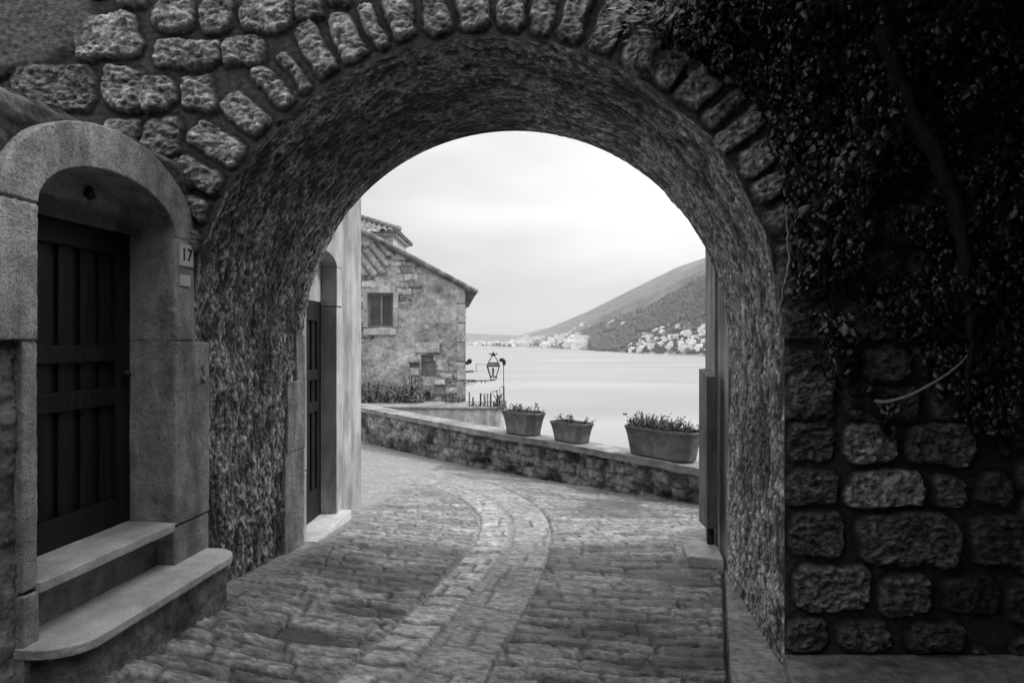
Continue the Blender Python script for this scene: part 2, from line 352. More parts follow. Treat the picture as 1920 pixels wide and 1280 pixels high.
def stone(cxp, cyp, hw, hh, ang=0, tone_=1., r=None, h=.045):
    global hgt, tn
    r = min(hw, hh) * .62 if r is None else r
    m = (np.abs(px - cxp) < hw + hh + 20) & (np.abs(py - cyp) < hw + hh + 20)
    if not m.any(): return
    a = math.radians(ang); dx = wpx[m] - cxp; dy = wpy[m] - cyp
    u = np.abs(dx * math.cos(a) + dy * math.sin(a)) - hw + r; v = np.abs(-dx * math.sin(a) + dy * math.cos(a)) - hh + r
    d = -(np.hypot(np.maximum(u, 0), np.maximum(v, 0)) + np.minimum(np.maximum(u, v), 0) - r)     # inside distance, px
    p = sst(d, -1, 6); dome = h * .72 * p * (.86 + .14 * sst(d, 0, 16)) + p * (.020 * rough[m] + .012 * rough2[m] + .008 * cell[m])
    tt = tone_ * 1.15 * (1.0 + 1.4 * rough[m] + .5 * rough2[m]) * (.55 + .45 * sst(cell[m], -.2, .5))
    hgt[m] = np.where(d > -2, np.maximum(hgt[m], dome), hgt[m] - .008 * np.clip(1 + d / 10, 0, 1))
    tn[m] = (tn[m] * (1 - .35 * sst(d, -9, -2))) * (1 - p) + tt * p
def srect(x0, y0, x1, y1, tone_=1., ang=0, h=.045, r=None): stone((x0 + x1) / 2, (y0 + y1) / 2, (x1 - x0) / 2 + 2.5, (y1 - y0) / 2 + 2.5, ang, tone_, r, h)
rr_ = random.Random(3)
# generated courses outside the clearly seen stones
def courses(x0, x1, y0, y1, rh, wmin, wmax, tone_, h=.035):
    y = y0
    while y < y1:
        hh_ = rh * rr_.uniform(.8, 1.15); x = x0 + rr_.uniform(-30, 0)
        while x < x1:
            w_ = rr_.uniform(wmin, wmax); srect(x, y, x + w_, y + hh_ - 16 * rr_.uniform(.7, 1.2), tone_ * rr_.uniform(.6, 1.15), rr_.uniform(-4, 4), h); x += w_ + rr_.uniform(12, 26)
        y += hh_
courses(1480, 2120, -30, 780, 84, 60, 150, .30)
courses(1200, 1480, -30, 100, 70, 60, 110, .5)
courses(1925, 2120, 780, 1240, 84, 80, 150, .35)
for s in [(138, 33, 263, 115, 1.25, -8), (222, -20, 277, 18, .8), (290, 0, 362, 60, .9), (375, -4, 436, 60, .8), (450, -5, 543, 60, 1.05), (552, -10, 605, 45, .5),
          (290, 76, 415, 128, .85), (420, 74, 498, 128, .85, -6), (198, 130, 270, 208, .9), (266, 146, 323, 212, .9), (337, 143, 408, 213, .9), 
          (25, 128, 180, 208, .55, 0, .022), (200, 222, 262, 262, .5, 0, .03), (268, 225, 345, 300, .6, 0, .03), (150, -45, 205, -5, .6), (610, -30, 660, 12, .55),
          (320, 310, 372, 350, .5, 20, .03),
          (1580, 793, 1675, 865, 1.0), (1700, 793, 1822, 868, .42), (1590, 882, 1728, 948, 1.05), (1748, 885, 1806, 948, .42), (1830, 885, 1892, 948, .25),
          (1478, 880, 1572, 945, .36, 0, .03), (1478, 790, 1562, 862, .34, 0, .03), (1478, 960, 1582, 1038, .4, 0, .03), (1608, 963, 1790, 1056, .38), (1815, 965, 1925, 1062, .22),
          (1490, 1057, 1628, 1143, .62), (1650, 1074, 1742, 1152, .42), (1476, 1160, 1555, 1218, .35, 0, .03), (1575, 1163, 1672, 1218, .35, 0, .03), (1765, 1080, 1870, 1150, .12),
          (1700, 1170, 1800, 1225, .2), (1885, 1085, 1990, 1160, .2), (1480, 690, 1560, 772, .45)]:
    if len(s) == 5: srect(*s)
    elif len(s) == 6: srect(*s[:5], ang=s[5])
    else: srect(*s[:5], ang=s[5], h=s[6])
tn = np.where(px > 1466, tn * .66, tn)      # right of the arch the tone is lowered: shade put into the colour
AC = (912, 623)
def vous(deg, hw, ln=100, tone_=1., r0=562):
    a = math.radians(deg); rc = r0 + ln / 2
    stone(AC[0] - math.sin(a) * rc, AC[1] - math.cos(a) * rc, math.radians(hw) * rc, ln / 2, -deg, tone_, r=min(16, math.radians(hw) * rc * .7), h=.05)
for d_, hw, ln, to in [(78, 1.9, 70, .45), (73, 2.0, 80, .55), (67.3, 2.2, 85, .6), (61.5, 2.2, 92, .7), (55.3, 2.3, 105, 1.05), (48.0, 2.8, 92, .9), (41.2, 1.9, 92, .95), (36.6, 1.05, 96, .8),
                       (31.4, 2.4, 108, .85), (25.3, 2.2, 96, 1.05), (20.3, 1.6, 96, .95), (15.0, 2.3, 100, 1.05), (9.0, 2.4, 105, .8), (2.5, 2.9, 105, .85), (-4.4, 2.7, 105, .7),
                       (-10.3, 2.2, 105, .7), (-16, 2.4, 105, .6), (-22.3, 2.6, 110, .85), (-29, 2.5, 100, .85), (-35.0, 2.2, 100, .7), (-41.0, 2.6, 100, .75), (-46.5, 1.5, 100, .55),
                       (-51.4, 2.1, 108, .8), (-57.3, 2.5, 110, .8), (-63.4, 2.4, 100, .6), (-69.5, 2.2, 90, .45), (-75.5, 2.2, 80, .35), (-82, 2.4, 80, .35)]: vous(d_, hw, ln, to)
# small packing stones pushed into the wider joints
for _ in range(420):
    x_, y_ = rr_.uniform(-20, 2100), rr_.uniform(-30, 1240); X_ = (x_ - 960) / F * YN; Z_ = H - (y_ - 640) / F * YN
    i_, j_ = int((Z_ - zs[0]) / step), int((X_ - xs[0]) / step)
    if not (12 < i_ < len(zs) - 12 and 12 < j_ < len(xs) - 12): continue
    if math.hypot(X_ - cx(YN), max(Z_ - cz(YN), 0)) < RV + .05 or hgt[i_ - 5:i_ + 6, j_ - 5:j_ + 6].max() > .014: continue
    stone(x_, y_, rr_.uniform(9, 20), rr_.uniform(6, 11), rr_.uniform(-30, 30), rr_.uniform(.35, .75) * (1 if x_ < 1465 else .5), h=.03)
# plastered patch top left
kp = (1 - sst(np.hypot((px - 20) / 190, (py - 20) / 130) + .15 * fbm(FX * 4, FZ * 4, s=120), .75, .95)); hgt = hgt * (1 - kp) + (.03 + .008 * rough2) * kp; tn = tn * (1 - kp) + (.34 + .1 * rough) * kp
hgt += .0035 * fbm(FX * 60, FZ * 60, s=130, o=2) * (hgt > .02)
cxn, czn = cx(YN), cz(YN)
ang = np.arctan2(FZ - czn, FX - cxn)
def redge(theta): return RV + .010 * vn(theta * 14, 0, s=140) + .005 * vn(theta * 45, 0, s=141)
rad = np.hypot(FX - cxn, FZ - czn)
# signed outside distance of the opening (semicircle over straight sides)
edge = np.where(FZ > czn, redge(np.maximum(ang, 0)), np.where(FX > cxn, redge(0 * ang), redge(0 * ang + math.pi)))
dist = np.where(FZ > czn, rad - edge, np.abs(FX - cxn) - edge)
keep = dist > -step * .75
snap = np.abs(dist) <= step * .75
nx = np.where(FZ > czn, (FX - cxn) / np.maximum(rad, 1e-6), np.sign(FX - cxn)); nz = np.where(FZ > czn, (FZ - czn) / np.maximum(rad, 1e-6), 0)
FX2 = np.where(snap, FX - nx * dist, FX); FZ2 = np.where(snap, FZ - nz * dist, FZ)
hgt = hgt * sst(dist, 0, .018)
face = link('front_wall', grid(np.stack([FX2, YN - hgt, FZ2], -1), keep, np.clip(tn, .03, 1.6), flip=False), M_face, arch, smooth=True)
# vault
nt_ = 230; tt = np.linspace(0, 1, nt_); Yv = YN + (YF - YN) * tt
zl = 1.75; sl = np.linspace(0, 1, 300)[:-1]; sa = np.linspace(math.pi, 0, 760); sr = np.linspace(0, 1, 300)[1:]
prof = [(-1, 0, -zl * (1 - q), math.pi, zl * q) for q in sl] + [(math.cos(a), math.sin(a), 0, a, zl + (math.pi - a) * RV) for a in sa] + [(1, 0, -zl * q, 0, zl * (1 + q) + math.pi * RV) for q in sr]
prof = np.array(prof)
PX, PZ, PD, PT, PS = [prof[:, i][:, None] for i in range(5)]
Yq = Yv[None, :]
S = PS * np.ones_like(Yq); Yq2 = Yq * np.ones_like(S)
nz1 = fbm(S * 8, Yq2 * 17, s=150, o=5, g=.66); nz2 = fbm(S * 1.3, Yq2 * 2, s=151, o=3); nz3 = fbm(S * 34, Yq2 * 74, s=152, o=3, g=.75)
disp = .022 * nz1 + .030 * nz2 + .014 * np.abs(nz1) + .013 * nz3
k0 = sst(Yq2, YN, YN + .07); disp = disp * k0
disp = disp * (1 - .55 * sst(Yq2, YF - .12, YF))
rv = redge(PT) * (1 - k0) + RV * k0 - disp
VX = cx(Yq2) + PX * rv; VZ = cz(Yq2) + PZ * rv + PD
vt = (.85 + 1.2 * nz1 + .5 * nz2) * (1 + 1.3 * sst(nz3, .08, .35) - .7 * sst(-nz3, .02, .28)) * (1 - .5 * sst(-nz1, .12, .35))
vt *= 1 - .5 * sst(fbm(S * 1.6, Yq2 * 3.0, s=155), .0, .4)
# noisy dark patch on the left side, stronger towards the foot
kd = sst(fbm(S * 3, Yq2 * 6, s=156, o=4) + .6 * (1 - sst(S, .35, .95)), .35, .75) * (PX < 0); vt *= 1 - .62 * kd
vt *= np.where(np.abs(Yq2 - YN) < .05, .8, 1)
# smoother strip on the far right reveal
vault = link('vault', grid(np.stack([VX, Yq2, VZ], -1), None, np.clip(vt * .85, .05, 2.2), flip=False), M_vault, arch, smooth=True)
# far face and mass
bm = bmesh.new()
cfx, cfz = cx(YF), cz(YF); n = 64; zt = H + 3.4
def addquad(bm, *p): bm.faces.new([bm.verts.new(q) for q in p])
for k in range(n):
    a0, a1 = math.pi * k / n, math.pi * (k + 1) / n
    p0 = (cfx + RV * math.cos(a0), YF, cfz + RV * math.sin(a0)); p1 = (cfx + RV * math.cos(a1), YF, cfz + RV * math.sin(a1))
    addquad(bm, p0, p1, (p1[0], YF, zt), (p0[0], YF, zt))
for x0, x1 in ((-4.5, cfx - RV), (cfx + RV, 4.5)): addquad(bm, (x0, YF, -.4), (x1, YF, -.4), (x1, YF, zt), (x0, YF, zt))
addquad(bm, (-4.5, YN, zt), (4.5, YN, zt), (4.5, YF, zt), (-4.5, YF, zt))
addquad(bm, (-4.5, YN + .001, zs[-1]), (4.5, YN + .001, zs[-1]), (4.5, YN + .001, zt), (-4.5, YN + .001, zt))
addquad(bm, (-4.5, YN + .03, -.4), (-2.95, YN + .03, -.4), (-2.95, YN + .03, zs[-1] + .02), (-4.5, YN + .03, zs[-1] + .02))
addquad(bm, (3.05, YN + .03, -.4), (4.5, YN + .03, -.4), (4.5, YN + .03, zs[-1] + .02), (3.05, YN + .03, zs[-1] + .02))
for x in (-4.5, 4.5): addquad(bm, (x, YN, -.4), (x, YF, -.4), (x, YF, zt), (x, YN, zt))
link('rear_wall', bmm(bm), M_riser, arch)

# ---------------------------------------------------------------- left wall frames
class WallFrame:
    def __init__(s, x0, y0, slope):
        s.o = Vector((x0, y0, 0)); d = Vector((slope, 1, 0)); s.k = 1.0 / d.y; s.d = d; s.n = Vector((1, -slope, 0)).normalized(); s.y0 = y0
    def P(s, u, z, d=0.): return s.o + s.d * (u - s.y0) + s.n * d + Vector((0, 0, z + H))
W1 = WallFrame(-1.954, 0, .112); W2 = WallFrame(-1.6276, 0, .04)
def ell(c, a, b, z0, t0, t1, n): return [(c + a * math.cos(t), z0 + b * math.sin(t)) for t in np.linspace(t0, t1, n)]
def block(bm, W, poly, d0, d1, bev=.006):
    prism(bm, [W.P(u, z, d1) for u, z in poly], -W.n * (d1 - d0), bev)
def rect(u0, z0, u1, z1): return [(u0, z0), (u1, z0), (u1, z1), (u0, z1)]

def rough_wall(W, u0, u1, z0, z1, hole, amp, st, seed, tonebase, stepu=.007):
    us = np.arange(u0, u1 + 1e-6, stepu); z_ = np.arange(z0, z1 + 1e-6, stepu); UU, ZZ = np.meshgrid(us, z_)
    n1_ = fbm(UU * 9, ZZ * 12, s=seed, o=6, g=.7); n2_ = fbm(UU * 2, ZZ * 2, s=seed + 7, o=3)
    dd = amp * (n1_ + n2_)
    keep = ~hole(UU, ZZ) if hole else None
    P = np.stack([W.o.x + W.d.x * (UU - W.y0) + W.n.x * dd, UU + W.n.y * dd, ZZ + H], -1)
    to = tonebase * (1 + 1.5 * n1_ + .5 * n2_) * (1 - .6 * sst(fbm(UU * 1.5, ZZ * .7, s=seed + 20), .0, .4))
    return grid(P, keep, np.clip(to, .1, 2), flip=True)

def worn(o, vox=.0045, st=.005, size=.03, seed=0):
    m = o.modifiers.new('remesh', 'REMESH'); m.mode = 'VOXEL'; m.voxel_size = vox; m.use_smooth_shade = True
    t = bpy.data.textures.new('chips', 'CLOUDS'); t.noise_scale = size; t.noise_depth = 3
    d = o.modifiers.new('chips', 'DISPLACE'); d.texture = t; d.strength = st; d.mid_level = .5
    t2 = bpy.data.textures.new('wear', 'CLOUDS'); t2.noise_scale = size * 7; t2.noise_depth = 2
    d = o.modifiers.new('wear', 'DISPLACE'); d.texture = t2; d.strength = st * 1.3; d.mid_level = .5
    return o
# --- near left house with door 17
hA = thing('stone_house', (-2.2, 2.7, 0), 'dark plastered house wall at the left edge, its arched doorway up two steps', 'house')
def hole1(u, z): return (u > 2.34) & (u < 3.14) & (z < .50) | ((((u - 2.74) / .47) ** 2 + ((z - .49) / .29) ** 2) < 1) & (z > .4)
TOPZ = .885
me = rough_wall(W1, .2, YN - .0, -1.55, TOPZ, hole1, .016, 0, 200, 1.7)
vv_ = np.empty(len(me.vertices) * 3, np.float32); me.vertices.foreach_get('co', vv_); vv_ = vv_.reshape(-1, 3)
k_ = sst(vv_[:, 2], H + TOPZ - .12, H + TOPZ); vv_[:, 2] += k_ * (.030 * fbm(vv_[:, 1] * 6, 0 * vv_[:, 1], s=240, o=4)); vv_[:, 0] -= sst(vv_[:, 2], H + TOPZ - .05, H + TOPZ) * .05
me.vertices.foreach_set('co', vv_.ravel()); me.update()
link('wall', me, M_plaster, hA, smooth=True)
bm = bmesh.new()      # the mass behind the wall: top ledge and back
addquad(bm, W1.P(.2, TOPZ - .02, -.04), W1.P(YN, TOPZ - .02, -.04), (-4.5, YN, TOPZ + H - .02), (-4.5, .2, TOPZ + H - .02))
addquad(bm, W1.P(.2, -1.6), W1.P(.2, TOPZ), (-4.5, .2, TOPZ + H), (-4.5, .2, 0))
link('wall_top', bmm(bm), M_plaster, hA)
# surround
sr_ = bmesh.new(); D0, D1 = -.22, .024; g_ = .005
block(sr_, W1, rect(3.13, .0 + g_, 3.285, .49 - g_), D0, D1)
block(sr_, W1, rect(3.13, -.87 + g_, 3.416, .0 - g_), D0, D1)
block(sr_, W1, rect(3.13, -1.40, 3.416, -.87 - g_), D0, D1 - .004)
block(sr_, W1, rect(2.03, .0 + g_, 2.35, .485 - g_), D0, D1)
block(sr_, W1, rect(2.285, -.87 + g_, 2.35, .0 - g_), D0, D1 - .003)
block(sr_, W1, rect(2.28, -1.4, 2.35, -.87 - g_), D0, D1 + .004)
cu = 2.74
outer = ell(cu, .55, .375, .49, 0, math.pi, 40); inner = ell(cu, .39, .20, .49, math.pi, 0, 34)
block(sr_, W1, outer + inner, D0, D1 + .002, .004)
worn(link('door_surround', bmm(sr_), M_stone, hA))
bm = bmesh.new()
block(bm, W1, ell(cu, .40, .205, .49, 0, math.pi, 30) + ell(cu, .40, .085, .49, math.pi, 0, 30), -.26, -.15, .003)
link('lintel_panel', bmm(bm), M_stone, hA)
# rosette hole in the lintel panel, its shade built as dark lumps
bm = bmesh.new(); c = W1.P(2.80, .625, -.146)
for k in range(9):
    a = k * .698; rr2 = .012 if k else 0
    bmesh.ops.create_icosphere(bm, subdivisions=1, radius=.013 + .004 * (k % 3), matrix=Matrix.Translation(c + W1.d * (rr2 * math.cos(a)) + Vector((0, 0, rr2 * math.sin(a) * 1.1))))
link('rosette_hole', bmm(bm), M_iron, hA)  # dark iron material stands for the shade in the hole
# door leaf
def door(W, u0, u1, z0, z1, rails, parent, d=-.205, nb=10, seed=1, sw=.11):
    r = random.Random(seed); bm = bmesh.new()
    block(bm, W, rect(u0, z0, u0 + sw, z1), d - .05, d, .004); o = link('door', bmm(bm), M_wood, parent)
    bm = bmesh.new(); block(bm, W, rect(u1 - sw, z0, u1, z1), d - .05, d, .004); link('stile', bmm(bm), M_wood, o)
    for (q0, q1) in rails:
        bm = bmesh.new(); block(bm, W, rect(u0 + sw + .001, q0, u1 - sw - .001, q1), d - .05, d + .003, .006); link('rail', bmm(bm), M_wood, o)
    bm = bmesh.new(); wd = (u1 - u0 - 2 * sw) / nb; x = u0 + sw
    for k in range(nb):
        wk = wd * (1.35 if k % 2 else .65); e = r.uniform(-.002, .003)
        block(bm, W, rect(x + .002, z0, x + wk - .002, z1), d - .045, d - .030 + e + (.014 if k % 2 else 0), .004); x += wk
    link('panelling', bmm(bm), M_wood, o); return o
d1 = door(W1, 2.335, 3.145, -.845, .60, [(-.845, -.72), (-.29, -.21), (-.09, -.015), (.40, .60)], hA, nb=10)
bm = bmesh.new(); block(bm, W1, rect(2.30, -.9, 3.18, .62), -.30, -.262, 0); link('door_frame', bmm(bm), M_wood, hA)
bm = bmesh.new(); kpt = W1.P(3.09, -.15, -.19)
bmesh.ops.create_uvsphere(bm, u_segments=12, v_segments=8, radius=.018, matrix=Matrix.Translation(kpt)); link('door_knob', bmm(bm), M_iron, d1, smooth=True)
# threshold + riser
bm = bmesh.new()
block(bm, W1, rect(2.345, -.885, 3.115, -.845), -.215, .036, .004); worn(link('threshold', bmm(bm), M_slab, hA), .003, .004, .02)
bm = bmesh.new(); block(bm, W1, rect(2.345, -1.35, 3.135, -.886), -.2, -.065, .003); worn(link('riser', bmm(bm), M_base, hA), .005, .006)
# number plates
bm = bmesh.new(); block(bm, W1, rect(3.158, .36, 3.262, .465), D1 - .001, D1 + .008, .002); pl = link('number_plate', bmm(bm), M_plate, hA)
pl['label'] = 'small white plate with the number 17'
bm = bmesh.new(); block(bm, W1, rect(3.162, .265, 3.245, .318), D1 - .001, D1 + .004, .001); p2 = link('name_plate', bmm(bm), M_plate, hA)
def text_obj(txt, size, loc, W, m, parent, name='digits'):
    cu_ = bpy.data.curves.new('t', 'FONT'); cu_.body = txt; cu_.size = size; cu_.extrude = .0015; cu_.align_x = 'CENTER'; cu_.align_y = 'CENTER'
    o_ = bpy.data.objects.new('t', cu_); COL.objects.link(o_)
    dg = bpy.context.evaluated_depsgraph_get(); me = bpy.data.meshes.new_from_object(o_.evaluated_get(dg)); bpy.data.objects.remove(o_)
    # text x runs along the wall away from the viewer (reads left to right from the street), y up, z out of the wall
    mtx = Matrix.Identity(4); dx_ = W.d.normalized()
    for i, vcol in enumerate((dx_, Vector((0, 0, 1)), W.n)):
        for j in range(3): mtx[j][i] = vcol[j]
    mtx.translation = loc; me.transform(mtx); me.materials.clear()
    return link(name, me, m, parent)
text_obj('17', .088, W1.P(3.208, .412, D1 + .0095), W1, M_ink, pl)

# step
stp = thing('door_step', tuple(W1.P(2.86, -1.3, .1)), 'long worn stone step with rounded corners below the arched doorway', 'step')
def slab_poly(u0, u1, d, r=.11):
    pts = [(u0, -.10)] + [(u0 + r + r * math.cos(t) , d - r + r * math.sin(t)) for t in np.linspace(math.pi, math.pi / 2, 9)]
    pts += [(u1 - r + r * math.cos(t), d - r + r * math.sin(t)) for t in np.linspace(math.pi / 2, 0, 9)] + [(u1, -.10)]
    return pts
def slab(u0, u1, d, za, zb, r, bev):
    bm = bmesh.new(); prism(bm, [W1.P(u, zb, dd) for u, dd in slab_poly(u0, u1, d, r)], Vector((0, 0, za - zb)), bev); return bmm(bm)
worn(link('tread', slab(2.275, 3.405, .215, -1.085, -1.05, .15, .004), M_slab, stp), .003, .004, .02)
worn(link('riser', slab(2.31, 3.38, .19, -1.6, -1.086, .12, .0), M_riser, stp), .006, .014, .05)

# --- second house beyond the arch
hB_ = thing('stone_house', (-2.2, 5.3, 0), 'pale rendered house just past the arch with a narrow dark arched door', 'house')
def hole2(u, z): return (u > 4.65) & (u < 5.37) & (z < .60)
bm = bmesh.new()
U2 = 6.11
# wall pieces (front), butt against the surround
def wallface(bm, W, poly, d0=-.3, d1=0.): block(bm, W, poly, d0, d1, .0)
wallface(bm, W2, rect(5.50, -1.8, U2, .60)); wallface(bm, W2, rect(YF + .001, .98, U2, 5.2)); wallface(bm, W2, rect(5.52, .60, U2, .98))
wallface(bm, W2, rect(YF + .001, .60, 4.56, .98))
link('wall', bmm(bm), M_pale, hB_)
bm = bmesh.new()
addquad(bm, W2.P(U2, -1.8, -.001), W2.P(U2, 5.2, -.001), (-6, U2 + .6, 5.2 + H), (-6, U2 + .6, -.2))
addquad(bm, W2.P(YF, 5.2), W2.P(U2, 5.2), (-6, U2 + .6, 5.2 + H), (-6, YF, 5.2 + H))
link('side_wall', bmm(bm), M_pale, hB_)
bm = bmesh.new(); c2 = 5.01
block(bm, W2, ell(c2, .455, .36, .60, 0, math.pi, 30) + ell(c2, .35, .095, .60, math.pi, 0, 24), -.14, .006, .004)
# pieces between arch block and wall
block(bm, W2, [(5.47, .6), (5.52, .6), (5.52, .98), (5.02, .98), *ell(c2, .458, .363, .60, math.pi * .49, 0.02, 14)], -.14, .0, .0)
block(bm, W2, [(4.56, .6), (4.56, .98), (5.0, .98), *ell(c2, .458, .363, .60, math.pi * .51, math.pi - .02, 14)][::-1], -.14, .0, .0)
block(bm, W2, rect(5.36, .28 + g_, 5.50, .60 - g_), -.14, .006); block(bm, W2, rect(5.36, -1.40, 5.50, .28 - g_), -.14, .004)
block(bm, W2, rect(4.56, -.26, 4.66, .60), -.14, .006); block(bm, W2, rect(4.50, -.90 + g_, 4.66, -.26 - g_), -.14, .008); block(bm, W2, rect(4.50, -1.6, 4.66, -.90 - g_), -.14, .006)
link('door_surround', bmm(bm), M_pale, hB_)
# lower jamb blocks reaching back into the vault side
bm = bmesh.new()
block(bm, W1, rect(4.42, -.26, 4.555, .045), -.05, .034, .006); block(bm, W1, rect(4.28, -.72, 4.553, -.262), -.05, .036, .006); block(bm, W1, rect(4.262, -1.55, 4.553, -.724), -.05, .030, .006)
worn(link('jamb_block', bmm(bm), M_stone, hB_), .005, .008)
bm = bmesh.new(); block(bm, W2, rect(4.6, .315, 5.42, .72), -.2, -.12, .002); link('lintel_panel', bmm(bm), M_pale, hB_)
bm = bmesh.new(); block(bm, W2, rect(4.6, -1.5, 5.42, .315), -.24, -.19, .0); link('door_frame', bmm(bm), M_wood, hB_)
d2 = door(W2, 4.64, 5.38, -1.385, .312, [(-1.385, -1.16), (-.55, -.47), (-.30, -.22), (.16, .31)], hB_, d=-.125, nb=8, seed=4)
bm = bmesh.new(); block(bm, W2, rect(4.62, -1.46, 5.50, -1.385), -.13, .085, .008); link('threshold', bmm(bm), M_slab, hB_)

# --- right side beyond the arch
hC = thing('stone_house', (1.9, 5.0, 0), 'narrow weathered wall end closing the right side past the arch', 'house')
bm = bmesh.new()
def rw(u, z, d=0): return Vector((rwx(u) - .0 + d, u - .112 * d, z + H))
for d0_, u0_, u1_ in ((0.012, YF + .001, 4.86), (-.004, 4.86, 5.30)):
    pass
prism(bm, [rw(YF + .001, -1.9, .01), rw(4.93, -1.9, .01), rw(4.93, 4.6, .01), rw(YF + .001, 4.6, .01)], Vector((1.4, .05, 0)))
prism(bm, [rw(4.931, -1.9, -.012), rw(5.32, -1.9, -.012), rw(5.32, 4.6, -.012), rw(4.931, 4.6, -.012)], Vector((1.4, .05, 0)), .008)
link('wall', bmm(bm), mat('right_wall_render', .22, .46, 5, (1, 1, .5), bump=1, bscale=22, bdist=.012, stain=.6, streak=((4, 4, .6), 1.6)), hC)

# post, pipe and stone block at its foot
po = thing('standing_board', (1.40, 4.85, 0), 'tall weathered board standing on a short pipe against the right wall', 'board')
bm = bmesh.new(); p0 = U(1327, 840, 4.82)
zt_, zb_ = H - .225, H - 1.325
def post_quad(z, s=1.): return [Vector((p0.x - .035, 4.92, z)), Vector((p0.x - .037, 4.72, z)), Vector((p0.x + .040, 4.73, z)), Vector((p0.x + .045, 4.93, z))]
prism(bm, post_quad(zt_)[::1], Vector((0, 0, zb_ - zt_)), .006)
for v in bm.verts:
    if v.co.z > zt_ - .02: v.co.z += .05 * (v.co.y - 4.82) / .1 * .5
link('board', bmm(bm), M_post, po)
bm = bmesh.new(); gz = float(ground(1.42, 4.9)); addtube(bm, [(p0.x + .02, 4.83, zb_ + .01), (p0.x + .03, 4.84, gz - .02)], .028, 12); link('pipe', bmm(bm), M_iron, po, smooth=True)
bm = bmesh.new(); q = [U(1283, 1022, 4.72), U(1345, 1018, 4.72)]
gz = float(ground(1.3, 4.7)) - .02
poly = [(1.225, 4.66), (1.46, 4.60), (1.47, 4.80), (1.38, 4.93), (1.245, 4.90)]
prism(bm, [Vector((x, y, gz + .085 + (.045 if y > 4.75 else 0))) for x, y in poly], Vector((0, 0, -.12)), .010)
tag(worn(link('stone_block', bmm(bm), M_slab), .005, .010), 'pale broken stone block at the foot of the standing board', 'stone')

# ledge under the dark wall
bm = bmesh.new()
P4 = [Vector((1.335, YN, H - 1.535)), Vector((1.10, 2.35, H - 1.535)), Vector((3.2, 2.2, H - 1.535)), Vector((3.2, YN, H - 1.535))]
prism(bm, P4, Vector((0, 0, -.3)), .012)
bmesh.ops.subdivide_edges(bm, edges=bm.edges[:], cuts=1)
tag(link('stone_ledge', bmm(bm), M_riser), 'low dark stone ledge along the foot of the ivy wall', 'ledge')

# ---------------------------------------------------------------- parapet
par = thing('parapet_wall', (0.7, 8.73, float(ground(.7, 8.7))), 'low curving stone parapet between street and bay, flat coping on top', 'wall')
PA3 = np.array([(p.x, p.y) for p in catmull([(2.75, 6.05, 0), (1.99, 7.06, 0), (.70, 8.73, 0), (-.75, 10.46, 0), (-3.08, 13.6, 0), (-4.4, 15.4, 0)], 160)])
tg = np.gradient(PA3, axis=0); tg /= np.linalg.norm(tg, axis=1)[:, None]; NR = np.stack([tg[:, 1], -tg[:, 0]], -1)   # points to the sea
sgn_ = np.sign((NR[0] * np.array([1, 1])).sum()); NR = NR * sgn_
arc = np.concatenate([[0], np.cumsum(np.linalg.norm(np.diff(PA3, axis=0), axis=1))])
TH = .38
def sweep(sec, amp, seed, top_tone=None):
    sec = np.array(sec); n = len(PA3); Q = np.zeros((n, len(sec), 3)); T = np.zeros((n, len(sec)))
    A = arc[:, None]; so = np.concatenate([[0], np.cumsum(np.linalg.norm(np.diff(sec, axis=0), axis=1))])[None, :]
    nn_ = fbm(A * 7 + 0 * so, so * 9, s=seed, o=4, g=.6); n2_ = fbm(A * 2.5 + 0 * so, so * 4, s=seed + 5, o=3)
    cellx = fbm(A * 5 + 0 * so, so * 7, s=seed + 9, o=2)
    off = amp * (nn_ + n2_ + 1.2 * np.abs(cellx))
    zg = ground(PA3[:, 0], PA3[:, 1])[:, None]
    zz = np.where(sec[None, :, 1] < -50, zg - .15, sec[None, :, 1] + 0 * A)
    fr = np.clip(sec[None, :, 0] + 0 * A, -9, 9) - off * (sec[None, :, 0] < TH * .5) + off * (sec[None, :, 0] > TH * .5)
    Q[..., 0] = PA3[:, 0][:, None] + NR[:, 0][:, None] * fr; Q[..., 1] = PA3[:, 1][:, None] + NR[:, 1][:, None] * fr; Q[..., 2] = zz
    T = .9 + .6 * nn_ + .7 * n2_ ; T = T * (1 - .5 * sst(cellx, 0.0, .35))
    return Q, T
# wall body: front face with its own vertical sampling
nv = 46; vv = np.linspace(0, 1, nv)
zgp = ground(PA3[:, 0], PA3[:, 1])[:, None] - .15; zf = zgp + (PTOP - .075 - zgp) * vv[None, :]
A = arc[:, None] + 0 * zf
n1_ = fbm(A * 7, zf * 9, s=300, o=5, g=.62); n2_ = fbm(A * 2.2, zf * 5, s=305, o=3); c1 = fbm(A * 4.2, zf * 7, s=309, o=2)
off = .020 * n1_ + .022 * n2_ + .05 * (np.abs(c1) - .3)
ep, idp = rows(A + .07 * fbm(A * 5, zf * 5, s=320), zf + .05 * fbm(A * 5, zf * 5, s=321), .26, .135, 15)
Tn = (.95 + .3 * idp + 1.1 * n1_ + .6 * n2_) * (.74 + .26 * sst(ep, .002, .024)); Tn *= 1 - .5 * sst(fbm(A * 1.6, zf * 3, s=322, o=4), .0, .3); off = off + .015 * sst(ep, 0, .03)
FP = np.stack([PA3[:, 0][:, None] + NR[:, 0][:, None] * (.03 - off), PA3[:, 1][:, None] + NR[:, 1][:, None] * (.03 - off), zf], -1)
link('wall_face', grid(FP, None, np.clip(Tn, .12, 1.8), flip=False), M_parapet, par, smooth=True)
BP = np.stack([PA3[:, 0][:, None] + NR[:, 0][:, None] * TH * .95 + 0 * zf, PA3[:, 1][:, None] + NR[:, 1][:, None] * TH * .95 + 0 * zf, zgp - 1.5 + (PTOP - .05 - zgp + 1.5) * vv[None, :]], -1)
